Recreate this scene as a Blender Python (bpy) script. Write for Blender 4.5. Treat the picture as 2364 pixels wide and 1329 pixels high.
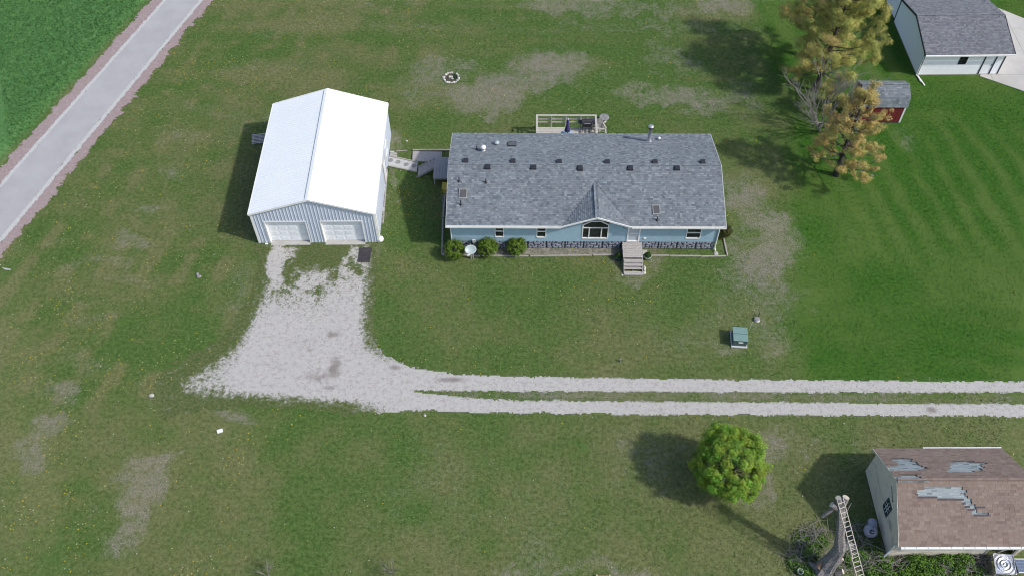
import bpy, bmesh, math, random
import numpy as np
from mathutils import Matrix, Vector

for o in list(bpy.data.objects):
    bpy.data.objects.remove(o, do_unlink=True)
random.seed(7)
rng = np.random.default_rng(11)
SC = bpy.context.scene
COL = SC.collection
R = math.radians

# ------------------------------------------------------------------ camera
CAM_H = 49.748
FPX, PW, PH = 2129.95, 2364.0, 1329.0
PITCH, ROLL, YAW = R(52.6355), R(-0.5875), R(1.1275)


def _camaxes():
    cp, sp = math.cos(PITCH), math.sin(PITCH)
    fwd = Vector((0, cp, -sp)); right = Vector((1, 0, 0)); up = Vector((0, sp, cp))
    cr, sr = math.cos(ROLL), math.sin(ROLL)
    r2 = right * cr + up * sr
    u2 = up * cr - right * sr
    Rz = Matrix.Rotation(YAW, 3, 'Z')
    return Rz @ r2, Rz @ u2, Rz @ fwd


CR, CU, CF = _camaxes()
cd = bpy.data.cameras.new('camera')
cam = bpy.data.objects.new('camera', cd)
COL.objects.link(cam)
cam.matrix_world = Matrix((
    (CR.x, CU.x, -CF.x, 0), (CR.y, CU.y, -CF.y, 0), (CR.z, CU.z, -CF.z, CAM_H), (0, 0, 0, 1)))
cd.sensor_fit = 'HORIZONTAL'
cd.sensor_width = 36
cd.lens = FPX / PW * 36
cd.clip_end = 2000
SC.camera = cam

# ------------------------------------------------------------------ light
SUN = Vector((1.0, -0.36, 1.0)).normalized()          # towards the sun
w = bpy.data.worlds.new('World')
SC.world = w
w.use_nodes = True
nt = w.node_tree
bg = nt.nodes['Background']
sky = nt.nodes.new('ShaderNodeTexSky')
sky.sky_type = 'NISHITA'
sky.sun_disc = False
sky.sun_elevation = math.asin(SUN.z)
sky.sun_rotation = math.atan2(SUN.x, SUN.y)
sky.air_density = 1.0
sky.dust_density = 2.0
sky.ozone_density = 1.0
nt.links.new(sky.outputs[0], bg.inputs[0])
bg.inputs[1].default_value = 0.15
sl = bpy.data.lights.new('sun', 'SUN')
sl.energy = 2.9
sl.angle = R(2.2)
sl.color = (1.0, 0.965, 0.91)
so = bpy.data.objects.new('sun', sl)
COL.objects.link(so)
so.rotation_euler = SUN.to_track_quat('Z', 'Y').to_euler()
vs = SC.view_settings
vs.view_transform = 'Standard'
vs.look = 'None'
vs.exposure = 0.3
vs.gamma = 1
vs.use_curve_mapping = False

# ------------------------------------------------------------------ pixel helpers (direction only, depth from what is touched)
def ray(px, py):
    return CF * FPX + CR * (px - PW / 2) - CU * (py - PH / 2)


def G(px, py, z=0.0):
    d = ray(px, py); t = (z - CAM_H) / d.z
    return Vector((d.x * t, d.y * t, z))


def onY(px, py, y):
    d = ray(px, py); t = y / d.y
    return Vector((d.x * t, y, CAM_H + d.z * t))


def onX(px, py, x):
    d = ray(px, py); t = x / d.x
    return Vector((x, d.y * t, CAM_H + d.z * t))


def onP(px, py, P, N):
    d = ray(px, py); o = Vector((0, 0, CAM_H)); N = Vector(N)
    t = (Vector(P) - o).dot(N) / d.dot(N)
    return o + d * t


# ------------------------------------------------------------------ mesh builder
class MB:
    def __init__(s):
        s.v = []; s.f = []

    def poly(s, pts):
        n = len(s.v); s.v += [tuple(p) for p in pts]; s.f.append(tuple(range(n, n + len(pts)))); return s

    def add(s, vs_, fs):
        n = len(s.v); s.v += [tuple(p) for p in vs_]; s.f += [tuple(i + n for i in f) for f in fs]; return s

    def box(s, x0, x1, y0, y1, z0, z1):
        return s.add([(x0, y0, z0), (x1, y0, z0), (x1, y1, z0), (x0, y1, z0), (x0, y0, z1), (x1, y0, z1), (x1, y1, z1), (x0, y1, z1)],
                     [(3, 2, 1, 0), (4, 5, 6, 7), (0, 1, 5, 4), (1, 2, 6, 5), (2, 3, 7, 6), (3, 0, 4, 7)])

    def beam(s, p, q, a, b, up=(0, 0, 1)):
        p = Vector(p); q = Vector(q); d = (q - p).normalized(); up = Vector(up)
        x = d.cross(up)
        if x.length < 1e-4: x = d.cross(Vector((0, 1, 0)))
        x.normalize(); y = x.cross(d).normalized()
        c = [p + x * (sx * a / 2) + y * (sy * b / 2) for sx, sy in ((-1, -1), (1, -1), (1, 1), (-1, 1))]
        e = [k + (q - p) for k in c]
        return s.add(c + e, [(0, 1, 2, 3), (7, 6, 5, 4), (1, 0, 4, 5), (2, 1, 5, 6), (3, 2, 6, 7), (0, 3, 7, 4)])

    def tube(s, pts, rad, n=8, cap=True, jit=0.0):
        pts = [Vector(p) for p in pts]
        if not hasattr(rad, '__len__'): rad = [rad] * len(pts)
        base = len(s.v)
        ref = Vector((0.3, 0.9, 0.2))
        for i, p in enumerate(pts):
            d = (pts[min(i + 1, len(pts) - 1)] - pts[max(i - 1, 0)]).normalized()
            x = d.cross(ref)
            if x.length < 1e-3: x = d.cross(Vector((1, 0, 0)))
            x.normalize(); y = d.cross(x)
            for k in range(n):
                a = 2 * math.pi * k / n
                r = rad[i] * (1 + random.uniform(-jit, jit))
                s.v.append(tuple(p + x * (math.cos(a) * r) + y * (math.sin(a) * r)))
        for i in range(len(pts) - 1):
            for k in range(n):
                a = base + i * n + k; b = base + i * n + (k + 1) % n
                s.f.append((a, b, b + n, a + n))
        if cap:
            s.f.append(tuple(base + k for k in range(n))[::-1])
            s.f.append(tuple(base + (len(pts) - 1) * n + k for k in range(n)))
        return s

    def lathe(s, prof, n=20, c=(0, 0, 0)):
        base = len(s.v)
        for r, z in prof:
            for k in range(n):
                a = 2 * math.pi * k / n
                s.v.append((c[0] + r * math.cos(a), c[1] + r * math.sin(a), c[2] + z))
        for i in range(len(prof) - 1):
            for k in range(n):
                a = base + i * n + k; b = base + i * n + (k + 1) % n
                s.f.append((a, b, b + n, a + n))
        s.f.append(tuple(base + k for k in range(n))[::-1])
        s.f.append(tuple(base + (len(prof) - 1) * n + k for k in range(n)))
        return s

    def prism(s, pts, z0, z1):
        n = len(pts)
        return s.add([(p[0], p[1], z0) for p in pts] + [(p[0], p[1], z1) for p in pts],
                     [tuple(range(n))[::-1], tuple(range(n, 2 * n))] + [(i, (i + 1) % n, (i + 1) % n + n, i + n) for i in range(n)])

    def rock(s, c, rx, ry, rz, seed=0, n=8, m=5):
        rr = random.Random(seed); base = len(s.v)
        for j in range(m + 1):
            t = math.pi * j / m
            for k in range(n):
                a = 2 * math.pi * k / n
                q = 1 + rr.uniform(-.16, .16)
                s.v.append((c[0] + rx * q * math.sin(t) * math.cos(a), c[1] + ry * q * math.sin(t) * math.sin(a), c[2] + rz * q * math.cos(t)))
        for j in range(m):
            for k in range(n):
                a = base + j * n + k; b = base + j * n + (k + 1) % n
                s.f.append((a, a + n, b + n, b))
        return s

    def build(s, name, m, parent=None, smooth=False, bevel=0, org=None):
        me = bpy.data.meshes.new(name)
        v = s.v
        if org is not None: v = [(a - org[0], b - org[1], c - org[2]) for a, b, c in v]
        me.from_pydata(v, [], s.f); me.update()
        bm = bmesh.new(); bm.from_mesh(me)
        bmesh.ops.recalc_face_normals(bm, faces=bm.faces)
        bm.to_mesh(me); bm.free()
        if smooth:
            for p in me.polygons: p.use_smooth = True
        o = bpy.data.objects.new(name, me); COL.objects.link(o)
        if m: me.materials.append(m)
        if parent: o.parent = parent
        if org is not None and parent is None: o.location = org
        if bevel:
            b = o.modifiers.new('bevel', 'BEVEL'); b.width = bevel; b.segments = 2; b.limit_method = 'ANGLE'
        return o


def tag(o, label, cat, group=None, kind=None):
    if label: o['label'] = label
    if cat: o['category'] = cat
    if group: o['group'] = group
    if kind: o['kind'] = kind
    return o


def thing(name, label, cat, loc=(0, 0, 0), rz=0.0, group=None):
    o = bpy.data.objects.new(name, None); COL.objects.link(o)
    o.location = loc; o.rotation_euler = (0, 0, rz); o.empty_display_size = .2
    return tag(o, label, cat, group)


def solo(mb, name, m, label, cat, org, group=None, smooth=False, bevel=0):
    return tag(mb.build(name, m, None, smooth, bevel, org=org), label, cat, group)


def dup(o, parent=None):
    c = o.copy(); COL.objects.link(c); c.parent = parent
    for ch in o.children: dup(ch, c)
    return c


# ------------------------------------------------------------------ materials
def newmat(name):
    m = bpy.data.materials.new(name); m.use_nodes = True
    n = m.node_tree; b = n.nodes['Principled BSDF']
    return m, n, b


def N(n, t, **k):
    x = n.nodes.new(t)
    for a, v in k.items(): setattr(x, a, v)
    return x


def mixc(n, f, a, b, mode='MIX'):
    x = N(n, 'ShaderNodeMix', data_type='RGBA', blend_type=mode)
    for sock, val in ((x.inputs[0], f), (x.inputs[6], a), (x.inputs[7], b)):
        if hasattr(val, 'is_linked'): n.links.new(val, sock)
        elif isinstance(val, tuple): sock.default_value = (*val, 1) if len(val) == 3 else val
        else: sock.default_value = val
    return x.outputs[2]


def mth(n, op, a, b=None, c=None, clamp=False):
    x = N(n, 'ShaderNodeMath', operation=op, use_clamp=clamp)
    for i, val in enumerate((a, b, c)):
        if val is None: continue
        if hasattr(val, 'is_linked'): n.links.new(val, x.inputs[i])
        else: x.inputs[i].default_value = val
    return x.outputs[0]


def sstep(n, v, lo, hi):
    x = N(n, 'ShaderNodeMapRange', interpolation_type='SMOOTHSTEP')
    n.links.new(v, x.inputs[0]); x.inputs[1].default_value = lo; x.inputs[2].default_value = hi
    return x.outputs[0]


def noise(n, vec, scale, detail=4, rough=.55, dist=0):
    x = N(n, 'ShaderNodeTexNoise'); x.inputs['Scale'].default_value = scale
    x.inputs['Detail'].default_value = detail; x.inputs['Roughness'].default_value = rough
    x.inputs['Distortion'].default_value = dist
    if vec is not None: n.links.new(vec, x.inputs['Vector'])
    return x.outputs[0]


def geopos(n):
    return N(n, 'ShaderNodeNewGeometry').outputs['Position']


def bump(n, b, h, strength=.3, dist=.02):
    x = N(n, 'ShaderNodeBump'); x.inputs['Strength'].default_value = strength; x.inputs['Distance'].default_value = dist
    n.links.new(h, x.inputs['Height']); n.links.new(x.outputs[0], b.inputs['Normal'])


def pm(name, c1, c2=None, scale=4.0, rough=.6, metal=0.0, bmp=0.0, bscale=None, stretch=None, stain=None, stain_amt=.35, spec=.5):
    """two-tone noise material in world space with optional relief and stains"""
    m, n, b = newmat(name)
    v = geopos(n)
    if stretch:
        mp = N(n, 'ShaderNodeMapping'); mp.inputs['Scale'].default_value = stretch
        n.links.new(v, mp.inputs[0]); v = mp.outputs[0]
    c2 = c2 or tuple(x * .8 for x in c1)
    f = sstep(n, noise(n, v, scale, 6, .6), .3, .7)
    col = mixc(n, f, c1, c2)
    if stain:
        s = sstep(n, noise(n, v, scale * .23, 5, .65), .5, .75)
        col = mixc(n, mth(n, 'MULTIPLY', s, stain_amt), col, stain)
    n.links.new(col, b.inputs['Base Color'])
    b.inputs['Roughness'].default_value = rough
    b.inputs['Metallic'].default_value = metal
    b.inputs['Specular IOR Level'].default_value = spec
    if bmp: bump(n, b, noise(n, v, bscale or scale * 3, 4), bmp, .01)
    return m


def island(n):
    g = N(n, 'ShaderNodeNewGeometry').outputs['Random Per Island']
    o = N(n, 'ShaderNodeObjectInfo').outputs['Random']
    return mth(n, 'FRACT', mth(n, 'ADD', g, o))


def shingle_mat(name, ramp, fine=.12, rough=.92):
    m, n, b = newmat(name)
    r = N(n, 'ShaderNodeValToRGB'); r.color_ramp.interpolation = 'LINEAR'
    e = r.color_ramp.elements
    e[0].position = 0; e[0].color = (*ramp[0], 1); e[1].position = 1; e[1].color = (*ramp[-1], 1)
    for i, c in enumerate(ramp[1:-1]):
        x = e.new((i + 1) / (len(ramp) - 1)); x.color = (*c, 1)
    n.links.new(island(n), r.inputs[0])
    p = geopos(n)
    g = noise(n, p, 22, 4, .7)
    big = noise(n, p, .5, 5, .6)
    k = mth(n, 'MULTIPLY', mth(n, 'MULTIPLY_ADD', g, fine * 4, 1 - fine * 2), mth(n, 'MULTIPLY_ADD', big, .3, .85))
    x = N(n, 'ShaderNodeVectorMath', operation='SCALE')
    n.links.new(r.outputs[0], x.inputs[0]); n.links.new(k, x.inputs['Scale'])
    n.links.new(x.outputs[0], b.inputs['Base Color'])
    b.inputs['Roughness'].default_value = rough; b.inputs['Specular IOR Level'].default_value = .2
    bump(n, b, noise(n, p, 90, 3), .3, .006)
    return m


def leaf_mat(name, trans=.3, rough=.6):
    m, n, b = newmat(name)
    a = N(n, 'ShaderNodeAttribute', attribute_name='Col')
    n.links.new(a.outputs['Color'], b.inputs['Base Color'])
    b.inputs['Roughness'].default_value = rough; b.inputs['Specular IOR Level'].default_value = .3
    t = N(n, 'ShaderNodeBsdfTranslucent'); n.links.new(a.outputs['Color'], t.inputs[0])
    mx = N(n, 'ShaderNodeMixShader'); mx.inputs[0].default_value = trans
    n.links.new(b.outputs[0], mx.inputs[1]); n.links.new(t.outputs[0], mx.inputs[2])
    n.links.new(mx.outputs[0], n.nodes['Material Output'].inputs[0])
    return m


def glass_mat(name, col=(.012, .014, .018), rough=.05):
    m, n, b = newmat(name)
    n.links.new(mixc(n, sstep(n, noise(n, geopos(n), 2.3, 3), .4, .65), col, tuple(c * 2.2 for c in col)), b.inputs['Base Color'])
    b.inputs['Roughness'].default_value = rough; b.inputs['Specular IOR Level'].default_value = .6
    return m


M = {}
M['blue_siding'] = pm('blue vinyl siding', (.30, .43, .51), (.27, .39, .47), 3, .55, bmp=.05, stain=(.24, .33, .38), stain_amt=.25)
M['white_trim'] = pm('white trim', (.78, .78, .76), (.70, .70, .68), 5, .45, stain=(.45, .43, .38), stain_amt=.3)
M['white_metal'] = pm('white painted steel', (.86, .87, .87), (.82, .84, .84), .7, .38, stain=(.62, .64, .66), stain_amt=.2)
M['grey_metal'] = pm('pale grey steel siding', (.50, .55, .64), (.46, .51, .60), 1.2, .42, stain=(.38, .40, .44), stain_amt=.2)
M['grey_rib'] = pm('grey steel rib', (.56, .61, .70), (.50, .55, .64), 1.2, .4)
M['door_white'] = pm('white door panel', (.78, .80, .82), (.72, .74, .77), 2, .4)
M['wall_white'] = pm('white vinyl siding', (.86, .87, .90), (.82, .84, .87), 2, .5, bmp=.04)
M['dark_trim'] = pm('dark trim', (.018, .02, .03), (.03, .03, .04), 6, .4)
M['glass'] = glass_mat('dark window glass')
M['glass_pale'] = pm('curtained pale glass', (.45, .50, .56), (.36, .41, .47), 9, .12, stretch=(6, 1, .6))
M['screen'] = pm('skylight glass', (.075, .072, .075), (.10, .095, .10), 3, .25)
M['wood_grey'] = pm('weathered grey wood', (.47, .44, .42), (.27, .25, .24), 7, .85, bmp=.4, stretch=(.7, 6, 6), stain=(.12, .115, .11))
M['wood_grey_y'] = pm('weathered grey boards', (.40, .37, .365), (.25, .235, .235), 7, .85, bmp=.4, stretch=(6, .7, 6), stain=(.12, .115, .11))
M['wood_deck'] = pm('bleached deck wood', (.52, .50, .45), (.33, .31, .28), 6, .85, bmp=.4, stretch=(.8, 6, 6), stain=(.16, .14, .12))
M['timber'] = pm('landscape timber', (.40, .37, .33), (.24, .22, .20), 5, .9, bmp=.4, stretch=(1, 4, 4))
M['concrete'] = pm('concrete', (.42, .41, .39), (.34, .33, .31), 1.5, .9, bmp=.15, bscale=30, stain=(.25, .24, .22))
M['concrete_new'] = pm('pale concrete', (.45, .435, .41), (.40, .39, .365), .7, .9, bmp=.1, bscale=40, stain=(.33, .31, .29))
M['stone_white'] = pm('pale stone', (.60, .58, .54), (.42, .40, .37), 6, .9, bmp=.4)
M['stone_grey'] = pm('grey stone', (.26, .25, .25), (.16, .16, .165), 5, .9, bmp=.5)
M['skirt_stone'] = pm('moulded stone skirting', (.27, .29, .34), (.17, .185, .225), 6, .8, bmp=.3)
M['skirt_dark'] = pm('skirting joints', (.020, .022, .032), (.03, .03, .04), 6, .85)
M['black_rubber'] = pm('black rubber', (.028, .026, .03), (.05, .045, .05), 3, .9, bmp=.5)
M['black_metal'] = pm('black vent', (.018, .019, .024), (.03, .03, .035), 8, .5)
M['galv'] = pm('galvanised metal', (.55, .57, .60), (.45, .47, .50), 4, .35, metal=.7)
M['dish'] = pm('grey dish', (.36, .42, .43), (.33, .385, .395), 2, .4)
M['grey_plastic'] = pm('light grey plastic', (.52, .53, .54), (.46, .47, .48), 4, .5)
M['umbrella'] = pm('purple canvas', (.06, .05, .16), (.04, .035, .11), 6, .8)
M['patio_glass'] = pm('pale blue table glass', (.35, .44, .50), (.30, .40, .46), 3, .1)
M['yellow'] = pm('yellow plastic', (.55, .40, .05), (.48, .34, .05), 5, .5)
M['green_box'] = pm('green enamel', (.16, .26, .24), (.14, .23, .21), 3, .45, stain=(.22, .28, .25))
M['green_box_dark'] = pm('dark green enamel', (.055, .10, .105), (.05, .09, .09), 3, .45)
M['barn_red'] = pm('barn red boards', (.16, .012, .016), (.13, .010, .013), 2.5, .7, bmp=.1, stretch=(4, 4, .6))
M['tan_wall'] = pm('peeling tan paint', (.64, .57, .47), (.55, .50, .41), 3, .85, bmp=.2, stretch=(1, 1, 2.5), stain=(.16, .155, .15), stain_amt=.75)
M['soil'] = pm('bare soil', (.085, .07, .055), (.05, .042, .035), 5, .95, bmp=.6)
M['bark'] = pm('grey bark', (.27, .25, .245), (.08, .072, .07), 7, .95, bmp=.8, stretch=(3, 3, 1))
M['bark_dark'] = pm('dark pine bark', (.07, .058, .05), (.035, .03, .027), 6, .95, bmp=.8)
M['twig'] = pm('pale grey twig', (.25, .235, .215), (.15, .14, .13), 5, .9)
M['cutwood'] = pm('pale cut wood', (.55, .50, .42), (.40, .35, .28), 9, .85)
M['rotwood'] = pm('brown torn wood', (.30, .19, .10), (.17, .11, .065), 8, .9, bmp=.5)
M['alu'] = pm('ladder aluminium', (.62, .56, .50), (.52, .47, .42), 5, .5, metal=.15)
M['tank'] = pm('grey enamelled tank', (.33, .33, .40), (.28, .28, .34), 4, .5, stain=(.20, .17, .15))
M['foil'] = pm('crumpled shiny sheet metal', (.62, .64, .70), (.50, .52, .58), 5, .38, metal=.8, bmp=.12, bscale=3)
M['panel_blue'] = pm('blue grey panel', (.10, .13, .20), (.13, .17, .25), 4, .3)
M['asphalt'] = pm('pale worn asphalt', (.36, .355, .36), (.315, .31, .315), .5, .95, bmp=.3, bscale=60)
M['asphalt_edge'] = pm('limestone edging', (.46, .46, .455), (.38, .38, .37), 5, .95, bmp=.5, bscale=40)
M['pink_gravel'] = None
M['leaf'] = leaf_mat('foliage')
M['needle'] = leaf_mat('needles', .2, .7)
M['sh_blue'] = shingle_mat('blue grey shingle', [(.105, .122, .138), (.142, .162, .182), (.155, .176, .197), (.162, .184, .205), (.176, .199, .220), (.228, .253, .272)])
M['sh_grey'] = shingle_mat('grey shingle', [(.115, .122, .14), (.145, .153, .172), (.165, .172, .19), (.20, .207, .222)])
M['sh_brown'] = shingle_mat('tan brown shingle', [(.165, .120, .102), (.195, .147, .125), (.205, .156, .132), (.203, .157, .136), (.235, .182, .155)])
M['sh_old'] = shingle_mat('old pale grey shingle', [(.10, .115, .125), (.24, .275, .29), (.30, .335, .35), (.33, .37, .38)])
M['tar'] = pm('tar strip', (.085, .07, .075), (.06, .05, .055), 6, .9)


def gravel_mat(name, c1, c2, c3, sc=9.0, weed=False):
    m, n, b = newmat(name)
    p = geopos(n)
    vo = N(n, 'ShaderNodeTexVoronoi'); vo.inputs['Scale'].default_value = sc; n.links.new(p, vo.inputs['Vector'])
    sp = N(n, 'ShaderNodeSeparateColor'); n.links.new(vo.outputs['Color'], sp.inputs[0])
    col = mixc(n, sp.outputs[0], c1, c2)
    col = mixc(n, sstep(n, noise(n, p, sc * .9, 5, .7), .52, .72), col, c3)
    col = mixc(n, mth(n, 'MULTIPLY', sstep(n, noise(n, p, .35, 4), .4, .75), .5), col, c1)
    col = mixc(n, mth(n, 'MULTIPLY', sstep(n, noise(n, p, 3.2, 9, .8), .47, .68), .75), col, c3)
    if weed:
        a = N(n, 'ShaderNodeAttribute', attribute_name='weed').outputs['Fac']
        s = N(n, 'ShaderNodeAttribute', attribute_name='stain').outputs['Fac']
        n1 = noise(n, p, 2.2, 9, .72)
        wm = sstep(n, mth(n, 'ADD', mth(n, 'MULTIPLY', a, .62), n1), .74, .92)
        gm = mixc(n, sstep(n, noise(n, p, 6, 6, .7), .3, .7), (.036, .078, .014), (.125, .130, .058))
        dk = sstep(n, mth(n, 'ADD', mth(n, 'MULTIPLY', s, .7), noise(n, p, 2.4, 8, .75)), .62, 1.12)
        col = mixc(n, mth(n, 'MULTIPLY', dk, .75), col, (.16, .14, .125))
        # scattered dark specks of weeds in thin gravel
        a2 = sstep(n, mth(n, 'ADD', mth(n, 'MULTIPLY', a, .42), noise(n, p, 4.5, 7, .78)), .66, .76)
        col = mixc(n, mth(n, 'MULTIPLY', a2, .75), col, gm)
        col = mixc(n, wm, col, gm)
    n.links.new(col, b.inputs['Base Color'])
    b.inputs['Roughness'].default_value = .95; b.inputs['Specular IOR Level'].default_value = .15
    bump(n, b, noise(n, p, sc * 2.2, 5, .7), .6, .03)
    return m


M['gravel'] = gravel_mat('white limestone gravel', (.40, .385, .37), (.43, .415, .395), (.225, .21, .195), 8, True)
M['pink_gravel'] = gravel_mat('pink crushed gravel', (.30, .235, .235), (.25, .19, .185), (.36, .31, .30), 9)
M['bed_gravel'] = gravel_mat('bed gravel', (.26, .245, .21), (.15, .14, .11), (.045, .065, .022), 4.5)


def grass_mat():
    m, n, b = newmat('lawn grass')
    p = geopos(n)
    at = {k: N(n, 'ShaderNodeAttribute', attribute_name=k).outputs['Fac'] for k in ('dry', 'lush', 'field', 'tone', 'brown')}
    n1 = noise(n, p, 4.0, 8, .72)
    n2 = noise(n, p, 13.0, 5, .78)
    n3 = noise(n, p, .5, 6, .65)
    n4 = noise(n, p, 1.5, 8, .72)
    f1 = sstep(n, n1, .28, .72)
    base = mixc(n, f1, (.032, .072, .012), (.084, .140, .036))
    olive = mixc(n, f1, (.072, .088, .028), (.160, .165, .074))
    t = mth(n, 'ADD', mth(n, 'ADD', at['tone'], mth(n, 'MULTIPLY_ADD', n3, .9, -.45)), mth(n, 'ADD', mth(n, 'MULTIPLY_ADD', n2, .9, -.45), mth(n, 'MULTIPLY_ADD', n4, 1.5, -.75)))
    col = mixc(n, sstep(n, t, -.35, 1.15), olive, base)
    lush = mixc(n, f1, (.016, .064, .0055), (.050, .122, .015))
    lt = sstep(n, mth(n, 'ADD', at['tone'], mth(n, 'ADD', mth(n, 'MULTIPLY_ADD', n3, .5, -.25), mth(n, 'MULTIPLY_ADD', n4, .5, -.25))), .05, .95)
    lush = mixc(n, lt, mixc(n, .75, lush, (.080, .128, .028)), lush)
    col = mixc(n, at['lush'], col, lush)
    fld = mixc(n, f1, (.030, .105, .026), (.095, .20, .066))
    col = mixc(n, at['field'], col, fld)
    dsum = mth(n, 'ADD', at['dry'], mth(n, 'ADD', mth(n, 'MULTIPLY_ADD', n2, 1.3, -.65), mth(n, 'ADD', mth(n, 'MULTIPLY_ADD', n1, .9, -.45), mth(n, 'MULTIPLY_ADD', n4, 1.5, -.75))))
    d = sstep(n, dsum, .20, 1.05)
    dc = mixc(n, sstep(n, n2, .3, .7), (.145, .132, .098), (.25, .225, .18))
    dc = mixc(n, at['brown'], dc, mixc(n, sstep(n, n2, .3, .7), (.13, .112, .10), (.25, .22, .20)))
    col = mixc(n, mth(n, 'MULTIPLY', d, .88), col, dc)
    n5 = noise(n, p, 9.0, 3, .8)
    calm = mth(n, 'MULTIPLY_ADD', mth(n, 'ADD', at['lush'], at['field'], clamp=True), -.7, 1.0)
    col = mixc(n, mth(n, 'MULTIPLY', sstep(n, n5, .57, .72), mth(n, 'MULTIPLY', calm, .7)), col, (.23, .235, .115))
    col = mixc(n, mth(n, 'MULTIPLY', sstep(n, n5, .43, .28), mth(n, 'MULTIPLY', calm, .75)), col, (.018, .040, .008))
    sp = N(n, 'ShaderNodeVectorMath', operation='SCALE')
    n.links.new(col, sp.inputs[0]); n.links.new(mth(n, 'MULTIPLY_ADD', n2, 1.7, .2), sp.inputs['Scale'])
    n.links.new(sp.outputs[0], b.inputs['Base Color'])
    b.inputs['Roughness'].default_value = .9; b.inputs['Specular IOR Level'].default_value = .12
    bump(n, b, mth(n, 'ADD', n1, mth(n, 'MULTIPLY', n2, .6)), .45, .05)
    return m


M['grass'] = grass_mat()
# ------------------------------------------------------------------ ground fields (numpy)
_tab = rng.random((256, 256))


def vnoise(x, y, s, seed=0):
    x = np.asarray(x) * s + seed * 17.31; y = np.asarray(y) * s + seed * 9.77
    xi = np.floor(x).astype(int); yi = np.floor(y).astype(int)
    fx = x - xi; fy = y - yi; fx = fx * fx * (3 - 2 * fx); fy = fy * fy * (3 - 2 * fy)
    a = _tab[xi % 256, yi % 256]; b = _tab[(xi + 1) % 256, yi % 256]
    c = _tab[xi % 256, (yi + 1) % 256]; d = _tab[(xi + 1) % 256, (yi + 1) % 256]
    return (a * (1 - fx) + b * fx) * (1 - fy) + (c * (1 - fx) + d * fx) * fy


def fbm(x, y, s, seed=0, o=4):
    r = 0; amp = .5; t = 0
    for i in range(o):
        r = r + amp * vnoise(x, y, s * 2 ** i, seed + i * 3); t += amp; amp *= .55
    return r / t


def smooth(v, lo, hi):
    t = np.clip((v - lo) / (hi - lo), 0, 1); return t * t * (3 - 2 * t)


def sdist(x, y, poly):
    """signed distance to a polygon, positive inside"""
    x = np.asarray(x, float); y = np.asarray(y, float)
    d = np.full(x.shape, 1e9); ins = np.zeros(x.shape, bool)
    n = len(poly)
    for i in range(n):
        ax, ay = poly[i][:2]; bx, by = poly[(i + 1) % n][:2]
        ex, ey = bx - ax, by - ay
        t = np.clip(((x - ax) * ex + (y - ay) * ey) / (ex * ex + ey * ey + 1e-12), 0, 1)
        d = np.minimum(d, np.hypot(x - ax - t * ex, y - ay - t * ey))
        if by != ay:
            c = ((ay > y) != (by > y)) & (x < (bx - ax) * (y - ay) / (by - ay) + ax)
            ins ^= c
    return np.where(ins, d, -d)


def trail_r(y): return -28.76 + .2917 * (y - 70.15)      # right edge of the trail
def trail_l(y): return -32.18 + .2985 * (y - 70.15)
TN = 1.0432                                               # x spacing -> perpendicular

pad_px = [(623, 566), (852, 566), (853, 640), (847, 700), (844, 760), (852, 800), (884, 830), (935, 846), (1050, 863),
          (1200, 869), (1500, 874), (1800, 877), (2364, 880), (2900, 884), (2900, 967), (2364, 961), (2000, 959), (1500, 956), (1150, 952),
          (950, 946), (800, 934), (650, 923), (540, 915), (470, 912), (425, 905), (420, 885), (470, 850), (545, 800), (568, 760), (590, 715),
          (612, 665), (624, 610)]
PAD = [tuple(G(*p)[:2]) for p in pad_px]
MED = [tuple(G(*p)[:2]) for p in [(960, 903), (1100, 903), (1200, 904), (1700, 906), (2364, 906), (2900, 909), (2900, 936), (2364, 932), (1700, 927), (1200, 923), (1080, 917)]]


def drive_sd(x, y):
    s = sdist(x, y, PAD)
    m = sdist(x, y, MED)
    return np.minimum(s, -m)


CONC = [tuple(G(*p)[:2]) for p in [(2262, 177), (2364, 212), (2560, 285), (2900, 300), (2900, 170), (2560, 95), (2364, 44), (2304, 20)]]

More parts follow.
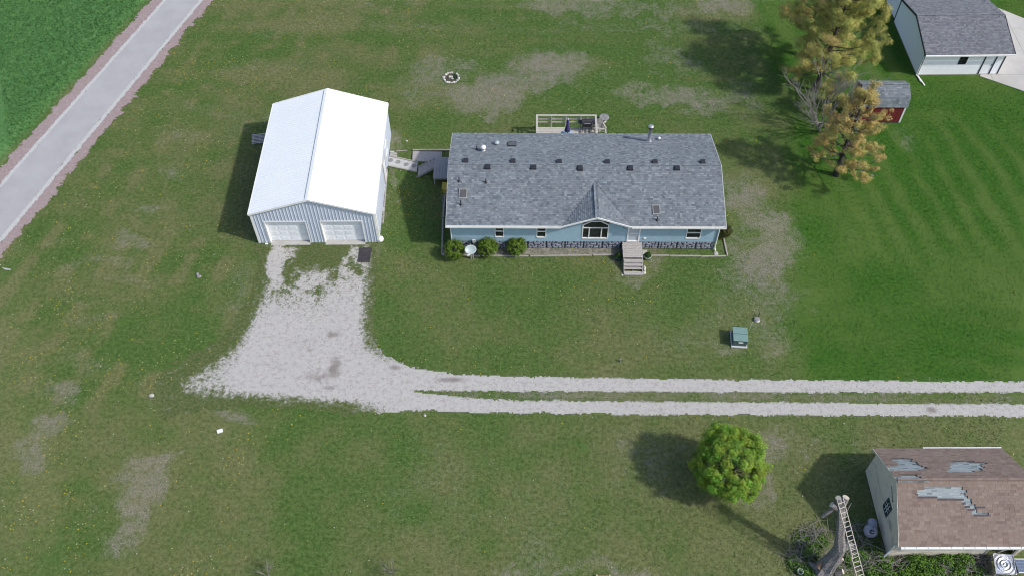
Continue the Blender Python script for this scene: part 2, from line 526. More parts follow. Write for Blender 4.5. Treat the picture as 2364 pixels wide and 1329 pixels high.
DRY = [  # px, py, rx, ry (m), strength
    (1280, 150, 3.0, 2.2, .9), (1250, 190, 3.2, 1.6, .75), (1150, 205, 3.6, 2.0, .8), (1130, 240, 2.6, 1.6, .7), (1010, 160, 2.4, 1.3, .6), (980, 200, 2.0, 1.4, .45),
    (1530, 135, 2.8, 1.2, .55), (1500, 205, 3.2, 1.0, .65), (1570, 222, 4.0, 1.2, .75), (1660, 235, 3.2, 1.5, .6), (1690, 210, 2.0, 1.5, .45),
    (1340, 8, 5, 1.6, .75), (1480, 18, 5, 1.0, .6), (1690, 6, 4, 1.6, .75), (1460, 62, 10, .7, .5), (1100, 58, 13, .6, .38), (1000, 5, 9, .6, .35), (1600, 60, 4, 1, .5),
    (1740, 465, 1.6, 2.2, .7), (1770, 545, 1.8, 2.2, .8), (1755, 610, 2.4, 2.2, .8), (1695, 590, 1.5, 1.4, .6), (1700, 655, 2, 1.4, .5), (1790, 670, 1.4, 2.4, .6), (1715, 425, 1.4, 1.5, .55),
    (1760, 745, 2.0, 1.6, .45), (1800, 790, 1.2, 1.6, .5), (1600, 780, 3, 2, .35), (1690, 715, 3, 1, .4), (1690, 812, 1.2, .4, .7),
    (350, 1085, 1.0, 1.3, .75), (310, 1130, 1.4, 1.8, .75), (300, 1190, 1.3, 1.8, .75), (280, 1240, 1.0, 1.2, .5), (100, 985, .9, 1.4, .75), (55, 1040, 1.0, 1.0, .65), (85, 1065, .8, .8, .6), (150, 905, .9, .7, .7),
    (530, 968, 1.6, .5, .7), (1765, 1080, 1.2, 2.4, .65), (1740, 1150, 1.4, 1.6, .5), (1820, 1000, 2.2, .7, .4), (1250, 1322, 3.5, .5, .7), (1450, 1326, 4.5, .5, .7), (1250, 1270, 1.4, 1.0, .5),
    (1490, 1085, 1.4, 1.5, .45), (1160, 1080, 3, 2.4, .2), (960, 1130, 3, 3, .25), (1500, 1040, 2, 1, .35), (1300, 1180, 2.5, 2, .25),
    (560, 640, 1.4, .8, .4), (440, 890, 1.4, 1.2, .6), (420, 925, 1.8, .6, .45), (550, 700, 1.0, 1.6, .4), (2098, 325, .8, 1.0, .75), (2075, 300, .8, .4, .5),
    (310, 555, 1.5, .45, .6), (350, 490, 1.6, .4, .55), (250, 605, 1.6, .4, .5), (400, 400, 1.2, .5, .5), (300, 640, 1.6, .4, .45), (230, 740, 2, .4, .45), (175, 700, 1.2, .4, .45), (120, 560, 1, .3, .4),
    (560, 290, 2.5, .8, .35), (480, 260, 2, .8, .35), (420, 330, 2, .5, .4), (600, 150, 5, .6, .35), (640, 60, 6, .5, .3), (200, 830, 2, 1, .35), (160, 620, 1.2, .4, .4),
    (905, 320, .8, 1.2, .7), (890, 400, .35, 3.0, .65), (880, 500, .35, 3, .65), (730, 570, 4.4, .35, .75), (910, 350, .7, .7, .6),
    (1430, 600, 1.0, 1.4, .6), (1500, 600, .9, 1.2, .6), (1460, 645, 1.2, .3, .6), (1330, 600, 3, .25, .4), (1180, 600, 3, .3, .4), (1690, 500, .6, 2, .5),
    (2020, 1120, .8, 3, .4), (1080, 440, 1, 2, .3), (1950, 1290, 2, 1.5, .45), (2100, 1300, 3, 1.0, .3)]
DRYP = [(*G(a, b)[:2], rx, ry, s) for a, b, rx, ry, s in DRY]
BRIGHT = [tuple(G(a, b)[:2]) + (r, s) for a, b, r, s in [
    (925, 1050, 1.1, .9), (640, 1010, .9, .7), (960, 1180, .6, .6), (480, 760, 2.5, .7), (870, 690, 1.2, .6), (900, 800, 1.4, .5), (960, 540, 2.0, .6), (1300, 660, 4, .3), (1580, 640, 2.5, .5),
    (1150, 640, 3, .25), (970, 300, 2.2, .5), (1120, 60, 5, .4), (1330, 235, 1.6, .6), (1400, 90, 7, .35), (430, 600, 3, .3), (1180, 960, 4, .4), (700, 955, 3, .4), (1390, 1130, 2, .45), (1330, 1050, 1.5, .4),
    (200, 1150, 2, .4), (150, 1290, 2.5, .4), (80, 1330, 2, .4), (500, 150, 5, .3), (90, 740, 3, .2), (1320, 1290, 3, .4)]]


def fields(x, y):
    x = np.asarray(x, float); y = np.asarray(y, float)
    wob = (fbm(x, y, .6, 3, 5) - .5) * 2.4; wob2 = (fbm(x, y, .6, 8, 5) - .5) * 2.4
    dry = np.zeros(x.shape)
    for cx, cy, rx, ry, s in DRYP:
        k = min(2.2, (rx + ry) * .62)
        q = ((x + wob * k - cx) / rx) ** 2 + ((y + wob2 * k - cy) / ry) ** 2
        dry = np.maximum(dry, s * .92 * (1 - smooth(q, .0, 2.4)))
    tr = trail_r(y)
    field = smooth(-(x - trail_l(y)), .8, 2.2)
    xb = np.interp(y, [26, 31, 40, 48, 56, 62, 75, 100], [16.4, 16.9, 18.3, 19.8, 21.0, 20.3, 20, 20]) + (fbm(x, y, .4, 5) - .5) * 1.6
    lush = smooth(x - xb, -1.0, 1.4) * smooth(y, 29.2, 30.4)
    tone = .44 + (fbm(x, y, .13, 1) - .5) * 1.4 + (fbm(x, y, .55, 17, 5) - .5) * 1.2
    dist = (x - tr) / TN; along = y * .96 + x * .28           # passes parallel to the trail, clippings lying across them
    pas = np.clip(np.sin((dist + (fbm(x, y, .2, 25) - .5) * 1.4) * 2 * np.pi / 2.6), 0, 1)
    tick = smooth(fbm(dist * .35, along * 1.15, .8, 27), .46, .66)
    tone = tone - 1.0 * pas * tick * smooth(26 - dist, 0, 10) * (y > 28)
    # drifting clippings and mower passes: stretched noise, different runs on the different lawns
    st_left = (fbm(x * .35 + y * .12, y * 1.5 - x * .3, .55, 21) - .5) * .9
    left = smooth(-(x + 16), -6, 8)
    top = smooth(y, 54, 60) * smooth(22 - x, 0, 3)
    st_top = (fbm(x * .12, y, .62, 31) - .5) * 1.9
    tone = tone + st_left * left * .8 + st_top * top
    bottom = smooth(-(y - 28.3), -.4, 1.0) * smooth(x + 30, 0, 12)
    tone = tone - .16 * bottom - .06 * left
    for cx, cy, r, s in BRIGHT:
        q = ((x + wob * .6 - cx) ** 2 + (y + wob2 * .6 - cy) ** 2) / r ** 2
        tone = tone + s * np.exp(-q)
        dry = dry * (1 - .7 * s * np.exp(-q * 1.3))
    # mower stripes on the neighbour's lawn
    a = x * .975 + y * .18 + (fbm(x, y, .10, 4) - .5) * 3.0
    s1 = np.sin(a * 2 * np.pi / 1.9) * smooth(y, 36, 43)
    s2 = np.sin((y + .03 * x + (fbm(x, y, .12, 9) - .5) * 3.6) * 2 * np.pi / 1.9) * (1 - smooth(y, 37, 41)) * .8
    tone = tone * (1 - lush) + lush * (.5 + (s1 + s2 * .6) * .42 * smooth(fbm(x, y, .16, 14), .3, .72) + (fbm(x, y, .22, 2) - .5) * 1.2)
    dry = dry * (1 - .35 * lush) + .12 * (fbm(x, y, .8, 41) - .45) * (1 - lush) * (1 - field)
    dry = dry * (1 - field)
    # thin, worn grass beside gravel
    sd = drive_sd(x, y)
    dry = np.maximum(dry, .32 * smooth(sd, -.4, -.05) * (.4 + 1.0 * (fbm(x, y, 1.2, 6))) )
    med = smooth(sdist(x, y, MED), -.1, .15)
    dry = np.maximum(dry, med * (.30 + .35 * vnoise(x, y, .5, 12)))
    brown = np.clip(fbm(x, y, .3, 51) * 1.6 - .3, 0, 1)
    return dict(dry=np.clip(dry, 0, 1), lush=lush, field=field, tone=np.clip(tone, -.4, 1.4), brown=brown)


def put_attrs(me, d):
    for k, a in d.items():
        at = me.attributes.new(k, 'FLOAT', 'POINT')
        at.data.foreach_set('value', np.ascontiguousarray(a, np.float32).ravel())


def np_mesh(name, V, F, m, smooth_=False):
    """V (n,3), F (k,3|4) -> object"""
    me = bpy.data.meshes.new(name)
    V = np.ascontiguousarray(V, np.float32); F = np.ascontiguousarray(F, np.int32)
    k = F.shape[1]
    me.vertices.add(len(V)); me.vertices.foreach_set('co', V.ravel())
    me.loops.add(F.size); me.loops.foreach_set('vertex_index', F.ravel())
    me.polygons.add(len(F)); me.polygons.foreach_set('loop_start', np.arange(0, F.size, k, dtype=np.int32))
    me.polygons.foreach_set('loop_total', np.full(len(F), k, np.int32))
    if smooth_: me.polygons.foreach_set('use_smooth', np.ones(len(F), bool))
    me.update(calc_edges=True); me.validate()
    if m: me.materials.append(m)
    o = bpy.data.objects.new(name, me); COL.objects.link(o)
    return o


def grid_obj(name, xs, ys, m, zf=None, keep=None, z=0.0):
    X, Y = np.meshgrid(xs, ys, indexing='xy')
    nx, ny = len(xs), len(ys)
    Z = np.full(X.shape, z) if zf is None else zf(X, Y)
    V = np.stack([X, Y, Z], -1).reshape(-1, 3)
    i = np.arange(nx - 1)[None, :] + nx * np.arange(ny - 1)[:, None]
    F = np.stack([i, i + 1, i + 1 + nx, i + nx], -1).reshape(-1, 4)
    if keep is not None:
        cx = (X[:-1, :-1] + X[1:, 1:]) / 2; cy = (Y[:-1, :-1] + Y[1:, 1:]) / 2
        F = F[keep(cx, cy).ravel()]
        used = np.unique(F); rm = np.full(len(V), -1); rm[used] = np.arange(len(used)); V = V[used]; F = rm[F]
    return np_mesh(name, V, F, m, True), V


def lawn_z(x, y):
    z = (fbm(x, y, .25, 61) - .5) * .05
    f = smooth(-(x - trail_l(y)), 1.4, 2.6)
    return z * 0 + np.where(f > 0, f * (.05 + .16 * fbm(x, y, 1.1, 71) + .05 * vnoise(x, y, 3.5, 72)), 0)


xs = np.concatenate([[-1500, -600, -250, -130, -90, -70, -60], np.arange(-54, 52.01, .25), [58, 70, 100, 200, 600, 1500]])
ys = np.concatenate([[-1200, -400, -120, -40, -10, 5, 10], np.arange(14, 78.01, .25), [84, 95, 120, 200, 500, 1500]])
lawn, LV = grid_obj('lawn', xs, ys, M['grass'], lawn_z)
put_attrs(lawn.data, fields(LV[:, 0], LV[:, 1]))
tag(lawn, 'mown spring lawn with dry bare patches around the house', 'lawn', kind='structure')

# gravel driveway, ragged edge
def drv_fields(x, y):
    s = drive_sd(x, y)
    far = smooth(-(x + 18), -1.5, 4.5)                     # looser at the turn-around end
    pad = smooth(-(x + 8), -2, 3)
    return s, far, pad


def drv_keep(x, y):
    s, far, pad = drv_fields(x, y)
    return s + (fbm(x, y, 1.3, 91, 5) - .5) * (.26 + 1.0 * far + .3 * pad) + (fbm(x, y, 5, 92, 3) - .5) * (.22 + .3 * pad) + .55 * pad + 1.2 * far > 0


drive, DV = grid_obj('gravel_driveway', np.arange(-27, 48, .085), np.arange(25.5, 42.1, .085), M['gravel'], keep=drv_keep, z=.012)
x, y = DV[:, 0], DV[:, 1]
s_, far_, pad_ = drv_fields(x, y)
up_ = smooth(y, 33.0, 40.5) * pad_
cl_ = fbm(x, y, .9, 95, 5)
wd = pad_ * (.14 + .24 * up_ + .30 * up_ * smooth(cl_, .45, .62))
wd = np.maximum(wd, .95 * smooth(y, 38.0, 40.4) * smooth(1.8 - np.abs(x + 14.3), -1.0, .9) * (.7 + .5 * cl_))
wd = np.maximum(wd, pad_ * (.28 + .45 * smooth(.9 - s_, .1, 1.4)) * smooth(.9 - s_, 0, .5))
wd = np.maximum(wd, (.20 + .36 * smooth(2.6 - s_, 0, 3.2)) * smooth(-(x + 16.3), 0, 3.0))
wd = np.maximum(wd, .55 * smooth(sdist(x, y, MED), -.35, .1))
wd = np.maximum(wd, .45 * smooth(.25 - s_, 0, .4) * (1 - pad_))
wd *= 1 - .7 * smooth(1.0 - np.hypot((x + 17.2) / .9, (y - 40.3) / 2.0), 0, .6)
wd *= 1 - .55 * smooth(1.0 - np.hypot((x + 13.5) / 5.0, (y - 31.5) / 2.2), 0, .7)
stn = np.zeros(len(x))
for px, py, rx, ry, s in [(770, 772, .6, .3, .8), (772, 850, .45, 1.0, .9), (735, 868, 1.3, .6, .6), (700, 790, 2.0, .8, .35), (640, 840, 2.0, .8, .3), (830, 800, .8, 1.0, .35), (715, 808, .25, .25, .6), (1045, 876, 1.2, .25, .8), (912, 848, .5, .3, .7), (2150, 946, .4, .3, .9), (760, 895, .6, .2, .7), (640, 930, 3, .3, .4)]:
    c = G(px, py); stn = np.maximum(stn, s * np.exp(-((x - c.x) / rx) ** 2 - ((y - c.y) / ry) ** 2))
put_attrs(drive.data, dict(weed=wd, stain=stn))
tag(drive, 'white gravel driveway with two wheel tracks and a grass strip', 'driveway', kind='structure')

# paved trail with pale edges and pink gravel shoulders
yy = np.arange(-60, 200.1, 2.0)
def strip(fl, fr, z, name, m, label, cat):
    V = np.concatenate([np.stack([fl(yy), yy, yy * 0 + z], 1), np.stack([fr(yy), yy, yy * 0 + z], 1)])
    n = len(yy); i = np.arange(n - 1)
    F = np.stack([i, i + n, i + 1 + n, i + 1], 1)
    o = np_mesh(name, V, F, m); tag(o, label, cat, kind='structure'); return o


strip(lambda y: trail_l(y) + .24, lambda y: trail_r(y) - .24, .034, 'trail', M['asphalt'], 'straight pale paved trail running along the lawn', 'path')


def shoulder(name, a, b, label, amp, z=.02):
    """a,b: signed x offsets from an edge function; ragged outer side"""
    def keep(x, y):
        l, r = a(y), b(y)
        nz = (fbm(x, y, 1.5, 77, 4) - .5) * amp + (rng.random(x.shape) - .5) * .12
        return (x + nz > l) & (x + nz < r)
    X = np.arange(-62, -14, .13); Y = np.arange(16, 92, .13)
    o, _ = grid_obj(name, X, Y, M['pink_gravel'], keep=keep, z=z)
    tag(o, label, 'gravel', kind='structure'); return o


shoulder('gravel_shoulder', lambda y: trail_l(y) - 1.15, lambda y: trail_l(y) + .1, 'pink gravel shoulder between the trail and the tall green grass', .7)
shoulder('gravel_shoulder', lambda y: trail_r(y) - .1, lambda y: trail_r(y) + .95, 'pink gravel shoulder between the trail and the mown lawn', 1.0)


def edging(name, a, b, label):
    def keep(x, y):
        nz = (fbm(x, y, 2.2, 87, 3) - .5) * .16
        return (x + nz > a(y)) & (x + nz < b(y))
    o, _ = grid_obj(name, np.arange(-58, -16, .08), np.arange(20, 88, .16), M['asphalt_edge'], keep=keep, z=.028)
    tag(o, label, 'path edge', kind='structure')


edging('trail_edge', lambda y: trail_l(y) - .08, lambda y: trail_l(y) + .27, 'pale crushed stone edge of the trail beside the tall grass')
edging('trail_edge', lambda y: trail_r(y) - .27, lambda y: trail_r(y) + .10, 'pale crushed stone edge of the trail beside the mown lawn')

# ------------------------------------------------------------------ grass tufts
def inside_any(x, y):
    bad = drive_sd(x, y) > -.08
    bad |= (x > trail_l(y) - 1.1) & (x < trail_r(y) + .9)
    for x0, x1, y0, y1 in [(-18.8, -10, 41.5, 53.2), (-4.95, 13.4, 41.4, 49.9), (32.0, 39.3, 60, 75), (20.2, 29, 19.4, 24.7), (25.8, 29.4, 54.1, 57.5), (7, 8.6, 39, 41.5), (-.6, 4.6, 49.8, 52.6)]:
        bad |= (x > x0) & (x < x1) & (y > y0) & (y < y1)
    bad |= sdist(x, y, CONC) > -.05
    return bad


NT = 430000
gx = rng.uniform(-50, 47, NT); gy = rng.uniform(15.5, 75, NT)
vis = np.abs(gx) < 17 + gy * .44
gx, gy = gx[vis], gy[vis]
fd = fields(gx, gy)
ok = ~inside_any(gx, gy) & (rng.random(len(gx)) > fd['dry'] * .75)
# weeds inside the thin gravel
wx = rng.uniform(-24, -9.5, 14000); wy = rng.uniform(28.3, 41.7, 14000)
wk = (drive_sd(wx, wy) > -.1) & (fbm(wx, wy, 1.2, 33) * .9 + .5 * smooth(wy, 36, 41.5) * (.4 + smooth(1.9 - np.abs(wx + 14.4), -1, .8)) + .45 * smooth(-(wx + 20), -1.5, 3) > .86)
gx = np.concatenate([gx[ok], wx[wk]]); gy = np.concatenate([gy[ok], wy[wk]])
fd = fields(gx, gy)
n = len(gx)
hh = rng.uniform(.025, .06, n) * (1 + 1.6 * fd['field']); ww = rng.uniform(.018, .045, n) * (1 + .8 * fd['field'])
an = rng.uniform(0, 2 * np.pi, n); le = rng.uniform(0, .07, n); la = rng.uniform(0, 2 * np.pi, n)
gz = lawn_z(gx, gy)
P = np.stack([gx, gy, gz], 1)
D = np.stack([np.cos(an) * ww, np.sin(an) * ww, 0 * an], 1)
T = np.stack([np.cos(la) * le, np.sin(la) * le, hh], 1)
V = np.stack([P - D, P + D, P + T], 1).reshape(-1, 3)
F = np.arange(3 * n).reshape(-1, 3)
gr = np_mesh('grass', V, F, M['grass'])
put_attrs(gr.data, {k: np.repeat(a, 3) for k, a in fd.items()})
tag(gr, 'short mixed green and dry grass blades of the lawn', 'grass', kind='stuff')

# dandelions
nd = 26000
dx = rng.uniform(-46, 30, nd); dy = rng.uniform(17, 73, nd)
fd = fields(dx, dy)
den = smooth(fbm(dx, dy, .33, 101), .48, .75) * (.25 + .9 * smooth(-(dx + 10), -8, 12)) + .05
den = den * (1 - .93 * fd['lush']) * (1 - .9 * fd['field']) * np.where(dy > 62, .6, 1) * np.where((dy < 28) & (dx > -14), .25, 1)
den = np.maximum(den, .8 * np.exp(-((dx + 8.3) ** 2 + (dy - 47) ** 2) / 9))
den = np.maximum(den, .5 * np.exp(-((dx + 9) ** 2 / 10 + (dy - 65) ** 2 / 3)))
ok = (rng.random(nd) < den * .8) & ~inside_any(dx, dy)
dx, dy = dx[ok], dy[ok]; n = len(dx)
rr = rng.uniform(.02, .036, n); k = 6
ang = np.arange(k) * 2 * np.pi / k
V = np.stack([dx[:, None] + rr[:, None] * np.cos(ang), dy[:, None] + rr[:, None] * np.sin(ang), np.full((n, k), .06) + rng.uniform(-.012, .02, (n, k))], -1).reshape(-1, 3)
me = bpy.data.meshes.new('dandelions')
me.from_pydata(V.tolist(), [], [tuple(range(i * k, i * k + k)) for i in range(n)]); me.update()
dm, dn, db = newmat('dandelion yellow')
dn.links.new(mixc(dn, sstep(dn, island(dn), .72, .8), mixc(dn, island(dn), (.50, .36, .02), (.62, .52, .06)), (.45, .46, .36)), db.inputs['Base Color'])
db.inputs['Roughness'].default_value = .9
me.materials.append(dm)
o = bpy.data.objects.new('dandelions', me); COL.objects.link(o)
tag(o, 'yellow dandelion heads scattered over the lawn', 'dandelions', kind='stuff')
# ------------------------------------------------------------------ building helpers (local coordinates of the thing)
def intervals(u0, u1, cuts):
    iv = [(u0, u1)]
    for a, b in cuts:
        nx = []
        for s, e in iv:
            if b <= s or a >= e: nx.append((s, e)); continue
            if a > s: nx.append((s, a))
            if b < e: nx.append((b, e))
        iv = nx
    return iv


def lap_wall(P0, U, Nn, u0, u1, z0, ztop, course, openings=(), proud=.014):
    """horizontal lap boards as real sloping courses; ztop(u) gives the upper outline"""
    P0, U, Nn = Vector(P0), Vector(U), Vector(Nn)
    mb = MB()
    pt = lambda u, z, d: P0 + U * u + Nn * d + Vector((0, 0, z))
    us = np.linspace(u0, u1, 61)
    zmax = max(ztop(u) for u in us)
    z = z0
    while z < zmax - .01:
        zb = min(z + course, zmax)
        zc = z + .3 * (zb - z)
        ok = [u for u in us if ztop(u) >= zc]
        if ok:
            a, b = min(ok), max(ok)
            cuts = [(o[0], o[1]) for o in openings if o[2] < zb - .02 and o[3] > z + .02]
            for s, e in intervals(a, b, cuts):
                mb.poly([pt(s, z, proud), pt(e, z, proud), pt(e, zb, 0), pt(s, zb, 0)])
                mb.poly([pt(s, z, 0), pt(e, z, 0), pt(e, z, proud), pt(s, z, proud)])
        z = zb
    return mb


TABMESH = {}
def tab_mesh(name, e, t, m):
    key = (name, m.name)
    if key not in TABMESH:
        L = e * 1.12
        me = bpy.data.meshes.new(name)
        me.from_pydata([(0, 0, 0), (1, 0, 0), (0, 0, t), (1, 0, t), (0, L, .002), (1, L, .002)], [], [(2, 3, 5, 4), (0, 1, 3, 2), (0, 2, 4), (1, 5, 3)])
        me.materials.append(m); TABMESH[key] = me
    return TABMESH[key]


def shingles(parent, O, U, V_, rows, ufn, m, expo=.14, wmin=.22, wmax=.36, t=.013, nobj=0, skip=None, stuffname='shingles', seed=1, lift=.004, objpick=None):
    """tabs on the plane O + u U + v V; ufn(v) -> list of (u0,u1); nobj tabs become single objects, the rest one mesh"""
    rr = random.Random(seed)
    O, U, V_ = Vector(O), Vector(U).normalized(), Vector(V_).normalized(); Nn = U.cross(V_).normalized()
    if Nn.z < 0: Nn = -Nn
    tabs = []
    for r in range(rows):
        v = r * expo
        for a, b in ufn(v):
            u = a - rr.uniform(0, wmax)
            while u < b:
                w_ = rr.uniform(wmin, wmax)
                s, e = max(u, a), min(u + w_, b)
                if e - s > .03 and not (skip and skip((s + e) / 2, v + expo / 2)):
                    tabs.append((s, e - .006, v, rr.uniform(.75, 1.25)))
                u += w_
    if nobj:
        pk = objpick or (lambda q: q[2])
        order = sorted(range(len(tabs)), key=lambda i: pk(tabs[i]))
        single = set(order[:nobj])
    else: single = set()
    vv = []; ff = []
    L = expo * 1.12
    me1 = tab_mesh('shingle', expo, t, m) if nobj else None
    for i, (s, e, v, k) in enumerate(tabs):
        o = O + V_ * v + U * s + Nn * lift
        if i in single:
            ob = bpy.data.objects.new('shingle', me1); COL.objects.link(ob); ob.parent = parent
            w_ = e - s
            ob.matrix_basis = Matrix(((U.x * w_, V_.x, Nn.x, o.x), (U.y * w_, V_.y, Nn.y, o.y), (U.z * w_, V_.z, Nn.z, o.z), (0, 0, 0, 1)))
        else:
            b = len(vv); w_ = e - s
            vv += [o, o + U * w_, o + Nn * t * k, o + U * w_ + Nn * t * k, o + V_ * L + Nn * .002, o + V_ * L + U * w_ + Nn * .002]
            ff += [(b + 2, b + 3, b + 5, b + 4), (b, b + 1, b + 3, b + 2), (b, b + 2, b + 4), (b + 1, b + 5, b + 3)]
    me = bpy.data.meshes.new(stuffname); me.from_pydata([tuple(q) for q in vv], [], ff); me.update()
    me.materials.append(m)
    ob = bpy.data.objects.new(stuffname, me); COL.objects.link(ob); ob.parent = parent; ob['kind'] = 'stuff'
    return ob


def slab(P, Nn, th):
    """closed slab from a planar outline, thickness downward along -Nn"""
    P = [Vector(p) for p in P]; Nn = Vector(Nn).normalized(); n = len(P)
    q = [p - Nn * th for p in P]
    return MB().add(P + q, [tuple(range(n)), tuple(range(n, 2 * n))[::-1]] + [(i, (i + 1) % n, (i + 1) % n + n, i + n) for i in range(n)])


def window(parent, P0, U, Nn, u0, u1, z0, z1, fr=.07, rail=None, mull=(), mframe=None, mglass=None, name='window', sash=.035):
    P0, U, Nn = Vector(P0), Vector(U), Vector(Nn)
    pt = lambda u, z, d: P0 + U * u + Nn * d + Vector((0, 0, z))
    up = (0, 0, 1)
    mb = MB()
    def bar(a, b, c, d, d0=-.06, d1=.035):
        q = [pt(a, c, d0), pt(b, c, d0), pt(b, d, d0), pt(a, d, d0), pt(a, c, d1), pt(b, c, d1), pt(b, d, d1), pt(a, d, d1)]
        mb.add(q, [(3, 2, 1, 0), (4, 5, 6, 7), (0, 1, 5, 4), (1, 2, 6, 5), (2, 3, 7, 6), (3, 0, 4, 7)])
    bar(u0 - fr, u0, z0 - fr, z1 + fr); bar(u1, u1 + fr, z0 - fr, z1 + fr); bar(u0, u1, z0 - fr, z0, d1=.05); bar(u0, u1, z1, z1 + fr)
    if rail is not None: bar(u0, u1, rail - sash, rail + sash, -.05, .015)
    for mu in mull: bar(mu - sash, mu + sash, z0, z1, -.05, .02)
    wo = mb.build(name, mframe or M['white_trim'], parent)
    zs = [z0, rail, z1] if rail is not None else [z0, z1]
    usx = [u0] + list(mull) + [u1]
    for i in range(len(zs) - 1):
        for j in range(len(usx) - 1):
            a, b = usx[j] + (sash if j else 0), usx[j + 1] - (sash if j < len(usx) - 2 else 0)
            c, d = zs[i] + (sash if i else 0), zs[i + 1] - (sash if i < len(zs) - 2 else 0)
            dd = -.03 - .012 * i
            MB().poly([pt(a, c, dd), pt(b, c, dd), pt(b, d, dd), pt(a, d, dd)]).build('pane', mglass or M['glass'], wo)
    return wo


# ================================================================== HOUSE
HX0, HX1 = -4.88, 13.29            # walls
HY0, HY1 = 41.47, 49.80
RX0, RX1, RY0, RY1 = -5.234, 13.666, 41.172, 50.097
EZ, RZ = 2.76, 4.075
HSL = (RZ - EZ) / ((RY1 - RY0) / 2)
RYM = (RY0 + RY1) / 2
ox, oy = HX0, HY0
house = thing('ranch_house', 'long pale blue ranch house with grey shingle roof and small front gable', 'house', (ox, oy, 0))
lx = lambda x: x - ox
ly = lambda y: y - oy
SB = .79                            # siding bottom
DXC, DHW = 4.93, 2.36               # front gable
DZ = 3.66
DK = (DZ - EZ + .02) / DHW
front_top = lambda u: max(EZ - .02, DZ - .1 - DK * abs(u + ox - DXC)) if abs(u + ox - DXC) < DHW else EZ - .02
wins = [(-1.97, -1.33, 1.20, 2.42), (.90, 1.58, 1.18, 2.40), (11.17, 12.19, 1.14, 2.32)]
bigw = (4.02, 5.84, 1.10, 2.18)
door = (7.14, 8.02, .80, 2.62)
ops = [(lx(a), lx(b), c, d) for a, b, c, d in wins] + [(lx(bigw[0]), lx(bigw[1]), bigw[2], 2.93), (lx(door[0]), lx(door[1]), door[2], door[3])]
fw = lap_wall((0, 0, 0), (1, 0, 0), (0, -1, 0), 0, HX1 - HX0, SB, front_top, .105, ops)
fw.build('wall', M['blue_siding'], house)
gt = lambda u: EZ - .05 + HSL * min(u + .3, (RY1 - RY0) - u - .3) - .02
lap_wall((0, 0, 0), (0, 1, 0), (-1, 0, 0), 0, HY1 - HY0, SB, gt, .105).build('wall', M['blue_siding'], house)
lap_wall((HX1 - HX0, 0, 0), (0, 1, 0), (1, 0, 0), 0, HY1 - HY0, SB, gt, .105).build('wall', M['blue_siding'], house)
lap_wall((0, HY1 - HY0, 0), (1, 0, 0), (0, 1, 0), 0, HX1 - HX0, SB, lambda u: EZ - .02, .105, [(5.0, 6.8, .85, 2.5)]).build('wall', M['blue_siding'], house)
window(house, (0, HY1 - HY0, 0), (1, 0, 0), (0, 1, 0), 5.07, 6.73, .92, 2.43, mull=(5.9,), name='patio_door')
# dark interior shell so openings read as rooms
MB().box(.12, HX1 - HX0 - .12, .32, HY1 - HY0 - .12, .8, 2.7).build('interior', M['dark_trim'], house)
# corner boards
cb = MB()
for cx in (0, HX1 - HX0): MB().box(cx - .045, cx + .045, -.022, .07, SB, EZ - .06).build('corner_board', M['blue_siding'], house)
for k, (a, b, c, d) in enumerate(wins):
    window(house, (0, 0, 0), (1, 0, 0), (0, -1, 0), lx(a) + .06, lx(b) - .06, c + .06, d - .06, .06, rail=(c + d) / 2)
# arched front window
a, b, c, d = lx(bigw[0]), lx(bigw[1]), bigw[2], bigw[3]
wo = window(house, (0, 0, 0), (1, 0, 0), (0, -1, 0), a + .07, b - .07, c + .07, d, .07, mull=(a + .49, b - .49))
ap = [(a, 2.25), (b, 2.25), (b, 2.55), (b - .58, 2.93), (a + .58, 2.93), (a, 2.55)]
ip = [(a + .08, 2.26), (b - .08, 2.26), (b - .08, 2.50), (b - .60, 2.85), (a + .60, 2.85), (a + .08, 2.50)]
MB().poly([(p[0], .012, p[1]) for p in ap]).build('pane', M['glass'], wo)
ring = MB()
for i in range(1, 6):
    p, q, r, s = ap[i], ap[(i + 1) % 6], ip[(i + 1) % 6], ip[i]
    F_ = [(p[0], -.04, p[1]), (q[0], -.04, q[1]), (r[0], -.04, r[1]), (s[0], -.04, s[1])]
    B_ = [(x_, .03, z_) for x_, _, z_ in F_]
    ring.add(F_ + B_, [(0, 1, 2, 3), (7, 6, 5, 4), (0, 4, 5, 1), (1, 5, 6, 2), (2, 6, 7, 3), (3, 7, 4, 0)])
ring.build('frame', M['white_trim'], wo)
# front door: storm door in a white frame
da, db_, dz0, dz1 = lx(door[0]), lx(door[1]), door[2], door[3]
dfm = MB()
dfm.box(da, da + .09, -.05, .06, dz0, dz1); dfm.box(db_ - .09, db_, -.05, .06, dz0, dz1); dfm.box(da + .09, db_ - .09, -.05, .06, dz0, dz0 + .10)
dfm.box(da + .09, db_ - .09, -.03, .04, dz0 + .82, dz0 + .88); dfm.box(da + .09, db_ - .09, -.04, .05, dz1 - .12, dz1)
dor = dfm.build('door', M['white_trim'], house)
for z0, z1 in ((dz0 + .10, dz0 + .82), (dz0 + .88, dz1 - .12)):
    MB().poly([(da + .09, .01, z0), (db_ - .09, .01, z0), (db_ - .09, .01, z1), (da + .09, .01, z1)]).build('pane', M['glass_pale'], dor)
MB().box(da + .11, da + .14, -.075, -.03, dz0 + .78, dz0 + .92).build('handle', M['galv'], dor)
# lamp, outlet
MB().lathe([(.02, 0), (.06, .03), (.075, .12), (.05, .2), (.02, .24)], 10, (lx(6.92), -.11, 2.26)).build('wall_lamp', M['galv'], house, True)
MB().box(lx(8.30), lx(8.48), -.06, .0, 1.11, 1.22).build('outlet_box', M['white_trim'], house)

